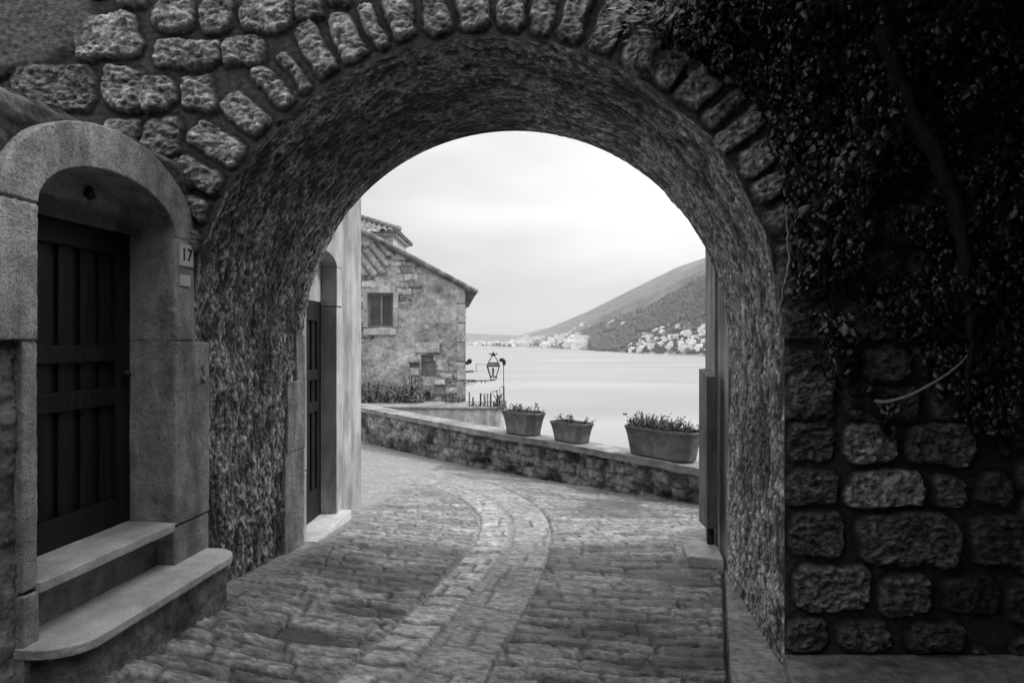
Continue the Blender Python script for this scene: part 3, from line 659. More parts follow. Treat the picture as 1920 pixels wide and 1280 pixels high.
link('wall_back', grid(BP, None, np.ones(A.shape)), M_parapet, par, smooth=True)
# coping: slabs side by side in one mesh, uneven
us = np.linspace(-.03, TH, 26); sec = [(-.012, PTOP - .085), (-.02, PTOP - .05), (-.018, PTOP - .02)] + [(u, PTOP) for u in us] + [(TH + .01, PTOP - .03), (TH, PTOP - .09)]
sec = np.array(sec); so = np.arange(len(sec))[None, :] * .02; A = arc[:, None] + 0 * so
nn_ = fbm(A * 6, so * 9, s=330, o=5, g=.6); n3_ = fbm(A * 1.7, so * 2, s=333, o=3); e_, i_ = rows(so + .1, A + .03 * nn_, 5., .42, 8)
gro = 1 - sst(e_, 0, .012)
zc = sec[None, :, 1] + .009 * nn_ + .006 * i_ - .012 * gro; frc = sec[None, :, 0] + .018 * n3_ * (sec[None, :, 0] < .05) + .012 * nn_ * (sec[None, :, 0] < .05)
zc = np.minimum(zc, PTOP + .002)
CP = np.stack([PA3[:, 0][:, None] + NR[:, 0][:, None] * frc, PA3[:, 1][:, None] + NR[:, 1][:, None] * frc, zc], -1)
link('coping', grid(CP, None, None, flip=False), M_coping, par, smooth=True)

# ---------------------------------------------------------------- leaves helper
def leaf_mesh(C, Nn, Up, size, ratio=.7, name='leaves'):
    """arrays: centres, outward normals, tip directions, sizes -> folded two-quad leaves"""
    C = np.asarray(C); Nn = np.asarray(Nn); Up = np.asarray(Up); size = np.asarray(size)[:, None]
    Nn = Nn / np.linalg.norm(Nn, axis=1)[:, None]; S_ = np.cross(Nn, Up); S_ /= np.maximum(np.linalg.norm(S_, axis=1)[:, None], 1e-6); T_ = np.cross(S_, Nn)
    wv = ratio * .5
    a = C - T_ * size * .5; b_ = C + T_ * size * .5 - Nn * size * .12
    m_ = C - T_ * size * .05 + Nn * size * .04
    l = C - S_ * size * wv - T_ * size * .12 - Nn * size * .12; r = C + S_ * size * wv - T_ * size * .12 - Nn * size * .12
    V = np.stack([a, l, m_, r, b_], 1).reshape(-1, 3); n = len(C); o = np.arange(n)[:, None] * 5
    f = np.concatenate([o + np.array([[0, 2, 1, 0]])[:, :3], o + np.array([[0, 3, 2]]), o + np.array([[1, 2, 4]]), o + np.array([[2, 3, 4]])], 0)
    return raw(V, f, None, name)

# ---------------------------------------------------------------- ivy on the right half of the wall
ivy = thing('ivy', (2.0, YN - .05, 1.6), 'dark ivy with a thick leaning stem covering the upper right wall', 'climbing plant')
n = 80000
px_ = rng.uniform(1120, 2080, n); py_ = rng.uniform(-60, 800, n)
# outline of the ivy: lower left border
lim = np.interp(px_, [1120, 1180, 1260, 1330, 1390, 1440, 1480, 1560, 1600, 1700, 1800, 1900, 2080], [-20, 40, 95, 150, 200, 280, 560, 700, 760, 720, 790, 810, 850])
dn = fbm(px_ / 70, py_ / 70, s=400, o=4); d2_ = fbm(px_ / 190, py_ / 190, s=410, o=3)
keepm = (py_ < lim + 60 * dn) & (dn + .9 * d2_ + .25 * (px_ < 1500) * (py_ < 230) + .2 * (py_ < 350) > rng.uniform(-.3, .45, n))
px_, py_, dn, d2_ = px_[keepm], py_[keepm], dn[keepm], d2_[keepm]
print('ivy leaves', len(px_))
dep = YN - .05 - np.clip(.12 + .22 * dn + .16 * d2_, .01, .45) * rng.uniform(.2, 1, len(px_))
C_ = np.stack([(px_ - 960) / F * YN, dep, H - (py_ - 640) / F * YN], -1)
Nn = np.stack([rng.normal(-.2, .45, len(px_)), -np.ones(len(px_)), rng.normal(.45, .45, len(px_))], -1)
Up = np.stack([rng.normal(-.2, .6, len(px_)), rng.normal(-.1, .3, len(px_)), -np.ones(len(px_))], -1)
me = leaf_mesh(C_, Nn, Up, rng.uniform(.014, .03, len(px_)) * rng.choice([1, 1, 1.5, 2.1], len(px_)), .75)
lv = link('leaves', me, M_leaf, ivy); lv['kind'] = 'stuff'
n2 = 110; pa = rng.normal(1195, 28, n2); pb_ = rng.normal(18, 26, n2)
me = leaf_mesh(np.stack([(pa - 960) / F * 3.0, rng.uniform(2.9, 3.12, n2), H - (pb_ - 640) / F * 3.0], -1), np.stack([rng.normal(0, .5, n2), -np.ones(n2) * .8, rng.normal(.9, .3, n2)], -1), np.stack([rng.normal(-1, .4, n2), rng.normal(0, .3, n2), rng.normal(-.4, .4, n2)], -1), rng.uniform(.03, .07, n2), .42)
link('glint_leaves', me, mat('glint_ivy_leaf', .12, .40, 20, bump=.2, bdist=.003, rough=.45), ivy)  # glinting leaves: the highlight is put into a lighter leaf colour
def stem(pts, Ys, rads, name='stem', m=M_bark, par_=ivy, wob=.008):
    P = catmull([U(x, y, Y) for (x, y), Y in zip(pts, Ys)], 8); n = len(P)
    rr3 = np.interp(np.linspace(0, 1, n), np.linspace(0, 1, len(rads)), rads)
    P = [p + Vector((random.uniform(-wob, wob), random.uniform(-wob, wob), 0)) for p in P]
    bm = bmesh.new(); addtube(bm, P, [r * random.uniform(.9, 1.12) for r in rr3], 10); return link(name, bmm(bm), m, par_, smooth=True)
stem([(1625, -80), (1645, 0), (1672, 120), (1712, 220), (1770, 325), (1800, 420), (1812, 520), (1822, 640), (1810, 760)], [3.0] * 9, [.042, .04, .037, .038, .034, .028, .02, .014, .009])
stem([(1700, -60), (1712, 60), (1716, 190), (1706, 300)], [3.08, 3.05, 3.06, 3.05], [.014, .012, .01, .008])
stem([(1668, 815), (1652, 786), (1618, 748), (1585, 712), (1566, 650), (1568, 600), (1590, 540)], [3.22, 3.12, 3.1, 3.1, 3.12, 3.15, 3.2], [.014, .024, .028, .022, .013, .009, .006])
stem([(1640, 752), (1668, 752), (1712, 738), (1765, 708), (1800, 682), (1822, 655)], [3.1, 3.06, 3.04, 3.04, 3.06, 3.1], [.009, .008, .0065, .006, .005, .004], m=mat('pale_vine_shoot', .15, .28, 10, bump=.3, bscale=50, bdist=.003), wob=.002)
stem([(1478, 372), (1476, 430), (1478, 500), (1466, 560), (1462, 640)], [3.2] * 5, [.006, .005, .006, .005, .004], m=MATS['pale_vine_shoot'])
for k in range(26):
    x0, y0 = random.uniform(1300, 1900), random.uniform(0, 640)
    if y0 > np.interp(x0, [1180, 1330, 1440, 1480, 1560], [40, 150, 280, 560, 700]): continue
    a = random.uniform(-.9, .9); pts_ = [(x0 + 28 * q_ * math.sin(a + .25 * q_) , y0 + 30 * q_) for q_ in range(6)]
    stem(pts_, [3.1 - random.uniform(0, .12) for _ in pts_], [.006, .004, .002], m=M_bark, wob=.005)
stem([(1570, 360), (1575, 450), (1560, 560), (1572, 640)], [3.12] * 4, [.006] * 4)

# ---------------------------------------------------------------- planters on the parapet
def para_at(pxx):
    """point of the parapet centre line seen at this bearing and its direction"""
    c = PA3 + NR * TH * .5; a = c[:, 0] / c[:, 1]; i = int(np.argmin(np.abs(a - (pxx - 960) / F))); return c[i], tg[i]
def loop_pts(L_, W_, cham, n=28, p=4.):
    o = []
    for k in range(n):
        t = 2 * math.pi * k / n; ct, st_ = math.cos(t), math.sin(t)
        o.append((math.copysign(abs(ct) ** (2 / p), ct) * L_ / 2, math.copysign(abs(st_) ** (2 / p), st_) * W_ / 2))
    return o
def oct_pts(L_, W_, c):
    a, b_ = L_ / 2, W_ / 2; return [(a, -b_ + c), (a, b_ - c), (a - c, b_), (-a + c, b_), (-a, b_ - c), (-a, -b_ + c), (-a + c, -b_), (a - c, -b_)]
def planter(pxx, L_, W_, Hh, label, style, nst, pl_label, hmin, hmax, seed, group='planters along the parapet', shift=0, yaw=0):
    r = random.Random(seed); c, t_ = para_at(pxx); rz = math.atan2(-t_[1], -t_[0]) + yaw
    c = (c[0] + shift * t_[0], c[1] + shift * t_[1])
    root = thing('planter', (c[0], c[1], PTOP), label, 'planter', group, rz)
    bm = bmesh.new()
    prof = [(.76, 0, 0), (.80, 0, .02), (.80, 0, .03), (.84, 0, .30), (.90, 0, .62), (.965, 0, .86), (.975, 0, .89), (1.0, 0, .90), (1.005, 0, .93), (1.0, 0, .985), (.975, 0, 1.0), (.94, 0, .985), (.92, 0, .86), (.90, 0, .84)]
    rings = []
    for s, _, z in prof:
        if style == 'oct': P = oct_pts(L_ * s, W_ * s - (1 - s) * 0, .085)
        elif style == 'round': P = loop_pts(L_ * (1 - (1 - s) * .75), W_ * s, 0, 40, 3.6)
        else: P = oct_pts(L_ * s, W_ * s, .05)
        rings.append([bm.verts.new((x, y, z * Hh + .012)) for x, y in P])
    for a, b_ in zip(rings[:-1], rings[1:]):
        m = len(a)
        for k in range(m): bm.faces.new((a[k], a[(k + 1) % m], b_[(k + 1) % m], b_[k]))
    bm.faces.new(rings[0][::-1])
    if style != 'round': bmesh.ops.bevel(bm, geom=[e for e in bm.edges if abs(e.verts[0].co.z - e.verts[1].co.z) > .002], offset=.010, segments=2, affect='EDGES')
    for sx in (-1, 1):
        addbox(bm, (sx * L_ * .27, 0, .006), (L_ * .14, W_ * .68, .014))
    o = link('pot', bmm(bm), M_pot, root, local=True, smooth=(style == 'round'))
    bm = bmesh.new()
    lp = loop_pts(L_ * .90, W_ * .86, 0, 28, 4 if style == 'round' else 6)
    f = bm.faces.new([bm.verts.new((x, y, Hh * .88)) for x, y in lp]); bmesh.ops.inset_individual(bm, faces=[f], thickness=.05, depth=.01)
    link('soil', bmm(bm), M_soil, root, local=True)
    # the plant
    pr = thing('potted_plant', (c[0], c[1], PTOP + Hh * .86), pl_label, 'plant', 'plants in the planters', rz)
    bm = bmesh.new(); LC, LN, LU, LS = [], [], [], []
    for i in range(nst):
        x, y = r.uniform(-.44, .44) * L_, r.uniform(-.38, .38) * W_
        hh_ = r.uniform(hmin, hmax) * (1 if r.random() > .25 else 1.25); lean = Vector((r.gauss(0, .35) + .5 * x / L_, r.gauss(0, .35) + .5 * y / W_, 1)).normalized()
        side = Vector((r.gauss(0, 1), r.gauss(0, 1), 0)) * .25
        P = [Vector((x, y, 0)) + lean * hh_ * t + side * hh_ * t * t for t in (0, .35, .7, 1.)]
        addtube(bm, P, [.004, .0035, .003, .002], 4, caps=False)
        for t in np.linspace(.15, 1, r.randint(6, 11)):
            b0 = Vector((x, y, 0)) + lean * hh_ * t + side * hh_ * t * t; dr = Vector((r.gauss(0, 1), r.gauss(0, 1), r.gauss(.4, .5))).normalized()
            LC.append(tuple(b0 + dr * .016)); LU.append(tuple(dr)); nn2 = dr.cross(Vector((r.gauss(0, 1), r.gauss(0, 1), r.gauss(0, .4)))); LN.append(tuple(nn2)); LS.append(r.uniform(.022, .048))
    link('stems', bmm(bm), M_ptleaf, pr, local=True)
    link('leaves', leaf_mesh(LC, LN, LU, LS, .55), M_ptleaf, pr, local=True)
    return root
planter(982, .72, .36, .32, 'faceted clay planter on the parapet, leftmost of three, holding taller stems', 'oct', 46, 'sparse leggy plant in the leftmost planter on the parapet', .08, .17, 1)
planter(1071, .62, .31, .255, 'smallest clay planter in the middle of the parapet row', 'small', 30, 'small thin plant in the middle planter', .05, .13, 2)
planter(1242, 1.02, .36, .33, 'longest rounded clay planter nearest the arch, full of bushy plants', 'round', 190, 'dense bushy plant filling the longest planter', .09, .19, 3)

# ---------------------------------------------------------------- old house over the bay
YH = 18.
hD = thing('old_house', (-4, YH, -3), 'weathered old house by the water with sloping tiled roof and one small window', 'house')
XR, XL = (873 - 960) / F * YH, -7.6
def roofz(X): return H + 1.38 + (XR - X) * .535
stp_ = .02; xs_ = np.arange(XL, XR + .001, stp_)[::1]; zs_ = np.linspace(0, 1, 330)
XX = xs_[None, :] + 0 * zs_[:, None]; ZZ = -5.5 + (np.minimum(roofz(XX), roofz(-7.0)) + 5.5) * zs_[:, None]
pxh = 960 + XX / YH * F; pyh = 640 - (ZZ - H) / YH * F
n1_ = fbm(XX * 3, ZZ * 3, s=500, o=5, g=.6); n2_ = fbm(XX * .8, ZZ * .8, s=501, o=3); c1 = fbm(XX * 2.6, ZZ * 4.2, s=502, o=2)
low = sst(pyh, 600, 720) * sst(pxh, 740, 800) + .6 * sst(pyh, 700, 760)
hh_ = .045 * n1_ + .03 * n2_ + low * .12 * (np.abs(c1) - .25)
Tn = .95 + .8 * n1_ + .35 * n2_; fl = fbm(XX * 1.1, ZZ * .9, s=521, o=5, g=.62); Tn *= 1 - .38 * sst(fl, .10, .16); hh_g = -.03 * sst(fl, .10, .16); Tn *= 1 - .5 * (1 - sst(np.abs(fbm(XX * 2.1, ZZ * 3.1, s=522, o=3)), 0, .035)) * sst(fl, .0, .16); Tn *= 1 - low * .6 * sst(-np.abs(c1), -.13, -.0); Tn *= 1 - .45 * sst(pyh + 50 * n1_, 700, 745) * (pxh < 860)
q = sst(pxh, 855, 858); Tn = Tn * (1 - q) + (1.02 + .25 * vn(0 * pyh, np.floor((pyh - 570) / 36), s=9) + .15 * n1_) * q; hh_ = hh_ * (1 - .7 * q) + .03 * q
hh_ = hh_ + hh_g
eh, idh = rows(XX + .09 * fbm(XX * 3, ZZ * 3, s=530), ZZ + .07 * fbm(XX * 3, ZZ * 4, s=531), .40, .19, 14); ex_ = sst(fl + .22 * low, .06, .18) * (1 - q)
Tn = Tn * (1 - ex_) + (.95 + .5 * idh + .6 * n1_) * (.35 + .65 * sst(eh, .004, .03)) * ex_; hh_ += ex_ * .03 * (sst(eh, 0, .03) - .6)
jq = q * (np.abs(((pyh - 570) / 36) % 1 - .5) > .47); hh_ -= .03 * jq; Tn *= 1 - .4 * jq
for (x0, y0, x1, y1, dh, to) in [(780, 643, 824, 662, .07, 1.25), (790, 666, 812, 676, -.05, .4), (790, 677, 816, 706, -.08, .5), (768, 680, 786, 690, -.06, .45), (770, 690, 786, 704, .05, 1.3), (792, 708, 812, 722, .05, 1.3), (790, 735, 806, 752, -.06, .4), (815, 722, 835, 738, .03, .7)]:
    m = (pxh > x0) & (pxh < x1) & (pyh > y0) & (pyh < y1); hh_ = np.where(m, dh + .01 * n1_, hh_); Tn = np.where(m, to * (.9 + .3 * n1_), Tn)
# remnants of old roof tiles still mortared into the wall, running down to the right
tu = (pxh - 677) * .62 + (pyh - 470) * .78; tv_ = -(pxh - 677) * .78 + (pyh - 470) * .62; lane = np.floor(tv_ / 15.); lf = tv_ / 15. - lane
tlen = 62 - 9 * np.abs(lane + 1.0); inr = (tu > 4 + 4 * n1_ * 3) & (tu < tlen + 10 * n1_) & (lane >= -4) & (lane <= 2) & (pxh < 765)
th = .13 * np.sqrt(np.clip(1 - (2 * lf - 1) ** 2, 0, 1)) - .05 * ((tu / 17.) % 1) + .02; hh_ = np.where(inr, np.maximum(hh_, th + .02 * n1_), hh_)
Tn = np.where(inr, (.85 + .35 * n1_) * (.55 + .5 * np.sqrt(np.clip(1 - (2 * lf - 1) ** 2, 0, 1))), Tn)
wm = (pxh > 690) & (pxh < 737) & (pyh > 550) & (pyh < 614); hh_ = np.where(wm, -.22, hh_)
link('wall', grid(np.stack([XX, YH - hh_, ZZ], -1), None, np.clip(Tn, .1, 1.6), flip=False), M_house, hD, smooth=True)
bm = bmesh.new()
XB = XR - .09 * 7 - .2
addquad(bm, (XR, YH, -6), (XB, YH + 7, -6), (XB, YH + 7, roofz(XB)), (XR, YH, roofz(XR)))
addquad(bm, (XL, YH, -6), (XL, YH + 7, -6), (XL, YH + 7, roofz(-7.0)), (XL, YH, roofz(-7.0)))
link('side_wall', bmm(bm), MATS['pale_weathered_render'], hD)
# roof: rippled tile sheet with thickness, falling to the right
def tile_sheet(O, ax, down, n_rows, length, pitch=.2, amp=.045, seed=1):
    """barrel tiles: ax = unit vector across the tiles, down = unit vector down the slope"""
    ncol = int(n_rows * 10) + 1; sN = int(length / .055) + 1
    a = np.arange(ncol) / 10. * pitch; s_ = np.linspace(0, length, sN); AA, SS = np.meshgrid(a, s_)
    ci = np.floor(AA / pitch); fr = AA / pitch - ci
    up = np.abs(np.sin(AA / pitch * math.pi)) * amp
    jit = .05 * _h(ci.astype(np.int64), ci.astype(np.int64) * 0 + 1, ci.astype(np.int64) * 0, seed)
    saw = ((SS + jit) / .34) % 1.
    up = up + .022 * saw + .008 * _h(ci.astype(np.int64), np.floor((SS + jit) / .34).astype(np.int64), ci.astype(np.int64) * 0, seed + 1)
    O = np.array(O); ax = np.array(ax) / np.linalg.norm(ax); down = np.array(down) / np.linalg.norm(down); nn_ = np.cross(down, ax); nn_ = nn_ * np.sign(nn_[2])
    P = O + AA[..., None] * ax + SS[..., None] * down + up[..., None] * nn_
    return P
sl_ = math.atan(.535); dn_ = (math.cos(sl_), 0, -math.sin(sl_))
topx = -7.0; Lr = (XR + .30 - topx) / math.cos(sl_)
P = tile_sheet((topx, YH - .16, roofz(topx) + .06), (0, 1, 0), dn_, 38, Lr, .2, .045)
P[..., 0] -= .09 * (P[..., 1] - YH + .16) * np.clip((P[..., 0] - topx) / (XR - topx), 0, 1.1); link('roof', grid(P, None, None, flip=True), M_tile, hD, smooth=True)
bm = bmesh.new(); tz = .05
p = [Vector((topx, YH - .13, roofz(topx) + .055)), Vector((XR + .27, YH - .13, roofz(XR + .27) + .055)), Vector((XR + .27, YH - .13, roofz(XR + .27) - .0)), Vector((topx, YH - .13, roofz(topx) - .0))]
prism(bm, p, Vector((-.75, 7.3, 0))); link('roof_board', bmm(bm), M_tile, hD)
bm = bmesh.new()
for k in range(17):
    a = k / 17; x0 = topx + a * (XR + .3 - topx); x1 = x0 + (XR + .3 - topx) / 17 + .03
    addtube(bm, [(x0, YH - .17, roofz(x0) + .115), (x1, YH - .17, roofz(x1) + .085 + .02)], [.062, .075], 8)
link('verge_tile', bmm(bm), M_tile, hD, smooth=True)
# left slope
P = tile_sheet((topx, YH - .16, roofz(topx) + .06), (0, 1, 0), (-math.cos(sl_), 0, -math.sin(sl_)), 38, 3., .2, .045); link('roof', grid(P, None, None), M_tile, hD, smooth=True)
# window
wn_ = thing('tmp', (0, 0, 0), '', ''); bpy.data.objects.remove(wn_)
def wp(x, y, d=0.): p = U(x, y, YH); return Vector((p.x, YH - d, p.z))
def wbox(bm, x0, y0, x1, y1, d0, d1, bev=.006):
    a, b_ = wp(x0, y0), wp(x1, y1); addbox(bm, ((a.x + b_.x) / 2, YH - (d0 + d1) / 2, (a.z + b_.z) / 2), (abs(b_.x - a.x), abs(d1 - d0), abs(b_.z - a.z)), None, bev)
bm = bmesh.new(); wbox(bm, 690, 550, 694, 614, -.16, -.10); wbox(bm, 733, 550, 737, 614, -.16, -.10); wbox(bm, 694, 550, 733, 554, -.16, -.10); wbox(bm, 694, 610, 733, 614, -.16, -.10); wbox(bm, 712, 554, 716, 610, -.16, -.095)
wf = link('window', bmm(bm), M_frame, hD)
bm = bmesh.new(); wbox(bm, 694, 554, 712, 610, -.16, -.14, 0); wbox(bm, 716, 554, 733, 610, -.16, -.14, 0); link('pane', bmm(bm), M_window, wf)
bm = bmesh.new(); wbox(bm, 683, 616, 743, 628, -.05, .10, .02); link('sill', bmm(bm), M_pale, wf)
bm = bmesh.new()
for b4 in ((681, 548, 689.5, 582), (681, 583, 689.5, 614), (737.5, 548, 747, 578), (737.5, 579, 745, 614), (683, 541, 742, 549)): wbox(bm, *b4, -.1, .045, .012)
link('window_surround', bmm(bm), M_pale, hD)
# turret behind the ridge
bm = bmesh.new(); Yt = 20.3
ex, ez = (738 - 960) / F * Yt, H + (640 - 436) / F * Yt
addbox(bm, (ex - 1.5, Yt + 1.2, ez - 1.4), (3.0, 2.4, 2.8), None, .02); addbox(bm, (ex - 1.46, Yt + 1.18, ez - .06), (3.12, 2.56, .10), None, .02)
tr = link('turret', bmm(bm), M_pale, hD)
gx, gy = np.meshgrid(np.arange(ex - 3.3, ex + .19, .02), np.arange(Yt - .24, Yt + 2.8, .02))
qf = gy - (Yt - .24); qr = ex + .19 - gx; fr_ = qf < qr; q = np.minimum(qf, qr)
cc = np.where(fr_, gx, gy) / .2; ci = np.floor(cc).astype(np.int64)
gz = ez + .02 + q * .42 + .06 * np.abs(np.sin(cc * math.pi)) - .025 * ((q / .36 + .3 * _h(ci, ci * 0, ci * 0, 3)) % 1)
link('turret_roof', grid(np.stack([gx, gy, gz], -1), None, None, flip=True), M_tile, tr, smooth=True)
bm = bmesh.new(); addbox(bm, (ex - 1.55, Yt + 1.27, ez - .005), (3.45, 3.0, .03)); link('eave_board', bmm(bm), M_tile, tr)
bm = bmesh.new(); hp0 = Vector((ex + .2, Yt - .22, ez + .07)); hp1 = Vector((ex + .19 - 1.6, Yt - .24 + 1.6, ez + .07 + 1.6 * .42))
for k in range(7): addtube(bm, [hp0.lerp(hp1, k / 7), hp0.lerp(hp1, (k + 1.15) / 7)], [.10, .08], 8)
link('hip_tile', bmm(bm), M_tile, tr, smooth=True)

# shrubs at the foot of the house
def shrub(c, rx, rz_, n, label, seed, m=None, group='shrubs at the foot of the old house'):
    r = np.random.default_rng(seed); root = thing('shrub', c, label, 'shrub', group)
    d = r.normal(size=(n, 3)); d /= np.linalg.norm(d, axis=1)[:, None]; d[:, 2] = np.abs(d[:, 2]); q = r.uniform(.35, 1, n) ** .6
    lump = 1 + .35 * vn(d[:, 0] * 3, d[:, 1] * 3, d[:, 2] * 3, seed)
    P = d * q[:, None] * lump[:, None] * np.array([rx, .35, rz_])
    link('leaves', leaf_mesh(P, d + r.normal(0, .5, (n, 3)), r.normal(size=(n, 3)), r.uniform(.05, .12, n), .6), m or M_scrubleaf, root, local=True)
    bm = bmesh.new()
    for k in range(7):
        a = r.uniform(-1, 1); addtube(bm, [(a * rx * .3, 0, -.2), (a * rx * .6, r.uniform(-.1, .1), rz_ * .5), (a * rx * .8, r.uniform(-.1, .1), rz_ * .95)], [.02, .014, .006], 5)
    link('stems', bmm(bm), M_bark, root, local=True)
M_scrubleaf = mat('shrub_leaf', .06, .2, 3, bump=.1, bscale=30, bdist=.01)
for i, (x, y0, y1, wd, n_, lb) in enumerate([(690, 770, 722, 24, 700, 'low pale shrub at the left foot of the old house wall'), (735, 772, 730, 26, 700, 'low straggly shrub below the small window'),
                                        (775, 775, 716, 26, 700, 'taller straggly shrub under the blocked opening of the old house'), (850, 780, 745, 22, 500, 'small dark shrub at the right corner of the old house')]):
    p = U(x, y0, 17.3); shrub((p.x, 17.4, p.z - .1), wd / F * 17.4, (y0 - y1) / F * 17.4 * 1.35, n_, lb, 60 + i)

# ---------------------------------------------------------------- lantern on the corner of the old house
YL = 17.8
lan = thing('wall_lantern', (XR, YL, H - (715 - 640) / F * YL), 'black iron lantern on a long bracket from the old house corner', 'lantern')
def lp_(x, y, dy=0): p = U(x, y, YL); return Vector((p.x, YL + dy, p.z))
bm = bmesh.new(); r_ = .014
addtube(bm, [lp_(870, 718), lp_(895, 714), lp_(922, 713)], r_, 6); addtube(bm, [lp_(872, 713), lp_(892, 713)], .02, 6)
addtube(bm, [lp_(922, 713), lp_(929, 712), lp_(932, 706)], .011, 6)
for xx_ in (878, 902, 909): addtube(bm, [lp_(xx_, 712), lp_(xx_ + 1, 718)], .012, 5)
addtube(bm, catmull([lp_(873, 722), lp_(888, 719), (lp_(896, 714))], 5), .008, 5)
link('bracket', bmm(bm), M_iron, lan)
c0 = lp_(925, 690)
def ringp(x_half, y, n=4): h_ = x_half / F * YL; zc_ = lp_(925, y).z; return [Vector((c0.x + sx * h_, YL + sy * h_, zc_)) for sx, sy in ((-1, -1), (1, -1), (1, 1), (-1, 1))]
bm = bmesh.new(); T0, B0, M0, C1 = ringp(11.5, 686), ringp(5.5, 706), ringp(9.5, 680), ringp(2.5, 667)
for k in range(4):
    addtube(bm, [T0[k], B0[k]], .013, 5); addtube(bm, [T0[k], T0[(k + 1) % 4]], .018, 5); addtube(bm, [B0[k], B0[(k + 1) % 4]], .013, 5)
    addtube(bm, [T0[k], M0[k], (M0[k] + C1[k]) / 2 * 1, C1[k]], .011, 5); addtube(bm, [M0[k], M0[(k + 1) % 4]], .009, 5); addtube(bm, [C1[k], C1[(k + 1) % 4]], .012, 5)
addtube(bm, [B0[0], lp_(922, 714)], .016, 5); addtube(bm, [B0[2], lp_(922, 714)], .010, 5)
hd = link('lamp_head', bmm(bm), M_iron, lan)
bm = bmesh.new(); addtube(bm, [lp_(925, 667), lp_(925, 664)], [.05, .07], 8); addtube(bm, [lp_(925, 664), lp_(925, 660)], [.045, .02], 8)
for k in range(8):
    a = k * math.pi / 4; addtube(bm, [lp_(925, 665), lp_(925, 665) + Vector((.10 * math.cos(a), .10 * math.sin(a), .01)), lp_(925, 665) + Vector((.12 * math.cos(a), .12 * math.sin(a), .05))], [.01, .01, .006], 4)
link('finial', bmm(bm), M_iron, hd)
bm = bmesh.new()
for k in range(4):
    addquad(bm, T0[k], T0[(k + 1) % 4], B0[(k + 1) % 4], B0[k])
link('glass', bmm(bm), M_glass, hd)
bm = bmesh.new()
for k in range(4): addquad(bm, T0[k], T0[(k + 1) % 4], M0[(k + 1) % 4], M0[k])
link('hood', bmm(bm), M_frame, hd)
bm = bmesh.new(); addtube(bm, [lp_(924.5, 704), lp_(924.5, 690)], .03, 8); link('lamp_tube', bmm(bm), M_frame, hd)

# terrace wall and railing right of the old house
YT = 16.2
tw = thing('terrace_wall', (-.8, YT, -3), 'rendered terrace wall with rounded end beside the old house', 'wall')
zt2 = H - (767 - 640) / F * YT
poly = [Vector((x, y, zt2)) for x, y in [(-4.6, YT + .2), (-1.05, YT), (-.62, YT - .02), (-.42, YT + .02), (-.28, YT + .10), (-.2, YT + .25), (-.18, YT + .5), (-.25, YT + 1.6), (-4.6, YT + 1.6)]]
bm = bmesh.new(); prism(bm, poly, Vector((0, 0, -4)), .03); link('wall', bmm(bm), M_pale, tw)
bm = bmesh.new(); prism(bm, [p + Vector((.03 if p.x > -1 else 0, -.04, .055)) for p in poly], Vector((0, 0, -.05)), .012); link('coping', bmm(bm), M_coping, tw)
YR = YT + .15
ra = thing('iron_railing', (-.8, YR, zt2), 'thin rusty iron railing on top of the terrace wall', 'railing')
def rp(x, y, dy=0): p = U(x, y, YR); return Vector((p.x, YR + dy, p.z))
for x, y0, wid in [(880, 735, .016), (887, 744, .02), (901, 737, .022), (908, 738, .016), (911, 738, .008), (914.5, 738, .014), (920, 737, .022), (925, 752, .012), (932, 731, .014), (938, 742, .010)]:
    bm = bmesh.new(); addtube(bm, [rp(x, 768), rp(x + random.uniform(-.4, .4), (768 + y0) / 2), rp(x + random.uniform(-.5, .5), y0)], wid, 6); link('upright', bmm(bm), M_iron, ra)
bm = bmesh.new(); addtube(bm, [rp(874, 763), rp(905, 765), rp(938, 762)], .02, 5); addtube(bm, catmull([rp(880, 765), rp(888, 756), rp(896, 762), rp(902, 755), rp(909, 762)], 4), .012, 4); addtube(bm, [rp(920, 735), rp(932, 733)], .008, 4); link('rail', bmm(bm), M_iron, ra)
gpo = thing('garden_pole', (rp(944, 768).x, YR, zt2), 'tall thin pole with hooked top at the terrace wall end', 'pole')
bm = bmesh.new(); addtube(bm, [rp(945, 766), rp(944.5, 724)], .02, 6); addtube(bm, [rp(944.5, 724), rp(944, 682)], .010, 6); addtube(bm, catmull([rp(944.5, 738), rp(938, 738), rp(937.5, 726), rp(944, 725)], 3), .007, 4); link('pole', bmm(bm), M_iron, gpo)
bm = bmesh.new(); addtube(bm, catmull([rp(937, 677), rp(941, 674), rp(945, 677), rp(945, 685)], 5), [.02] + [.045] * 13 + [.03, .02], 7); link('hook', bmm(bm), M_iron, gpo)
wa = thing('wall_pipe', (XR, YL, H - .6), 'upper wire bracket jutting from the old house corner above the lantern arm', 'bracket')
bm = bmesh.new(); addtube(bm, [lp_(872, 697), lp_(888, 696)], .022, 5); addtube(bm, [lp_(888, 696), lp_(893, 697), lp_(893, 683)], .008, 5); addtube(bm, [lp_(893, 683), lp_(914, 683)], .007, 5)
addtube(bm, catmull([lp_(873, 682), lp_(878, 679), lp_(881, 675), (lp_(882, 682))], 4), [.02] + [.05] * 10 + [.03, .02], 6); link('wire', bmm(bm), M_iron, wa)
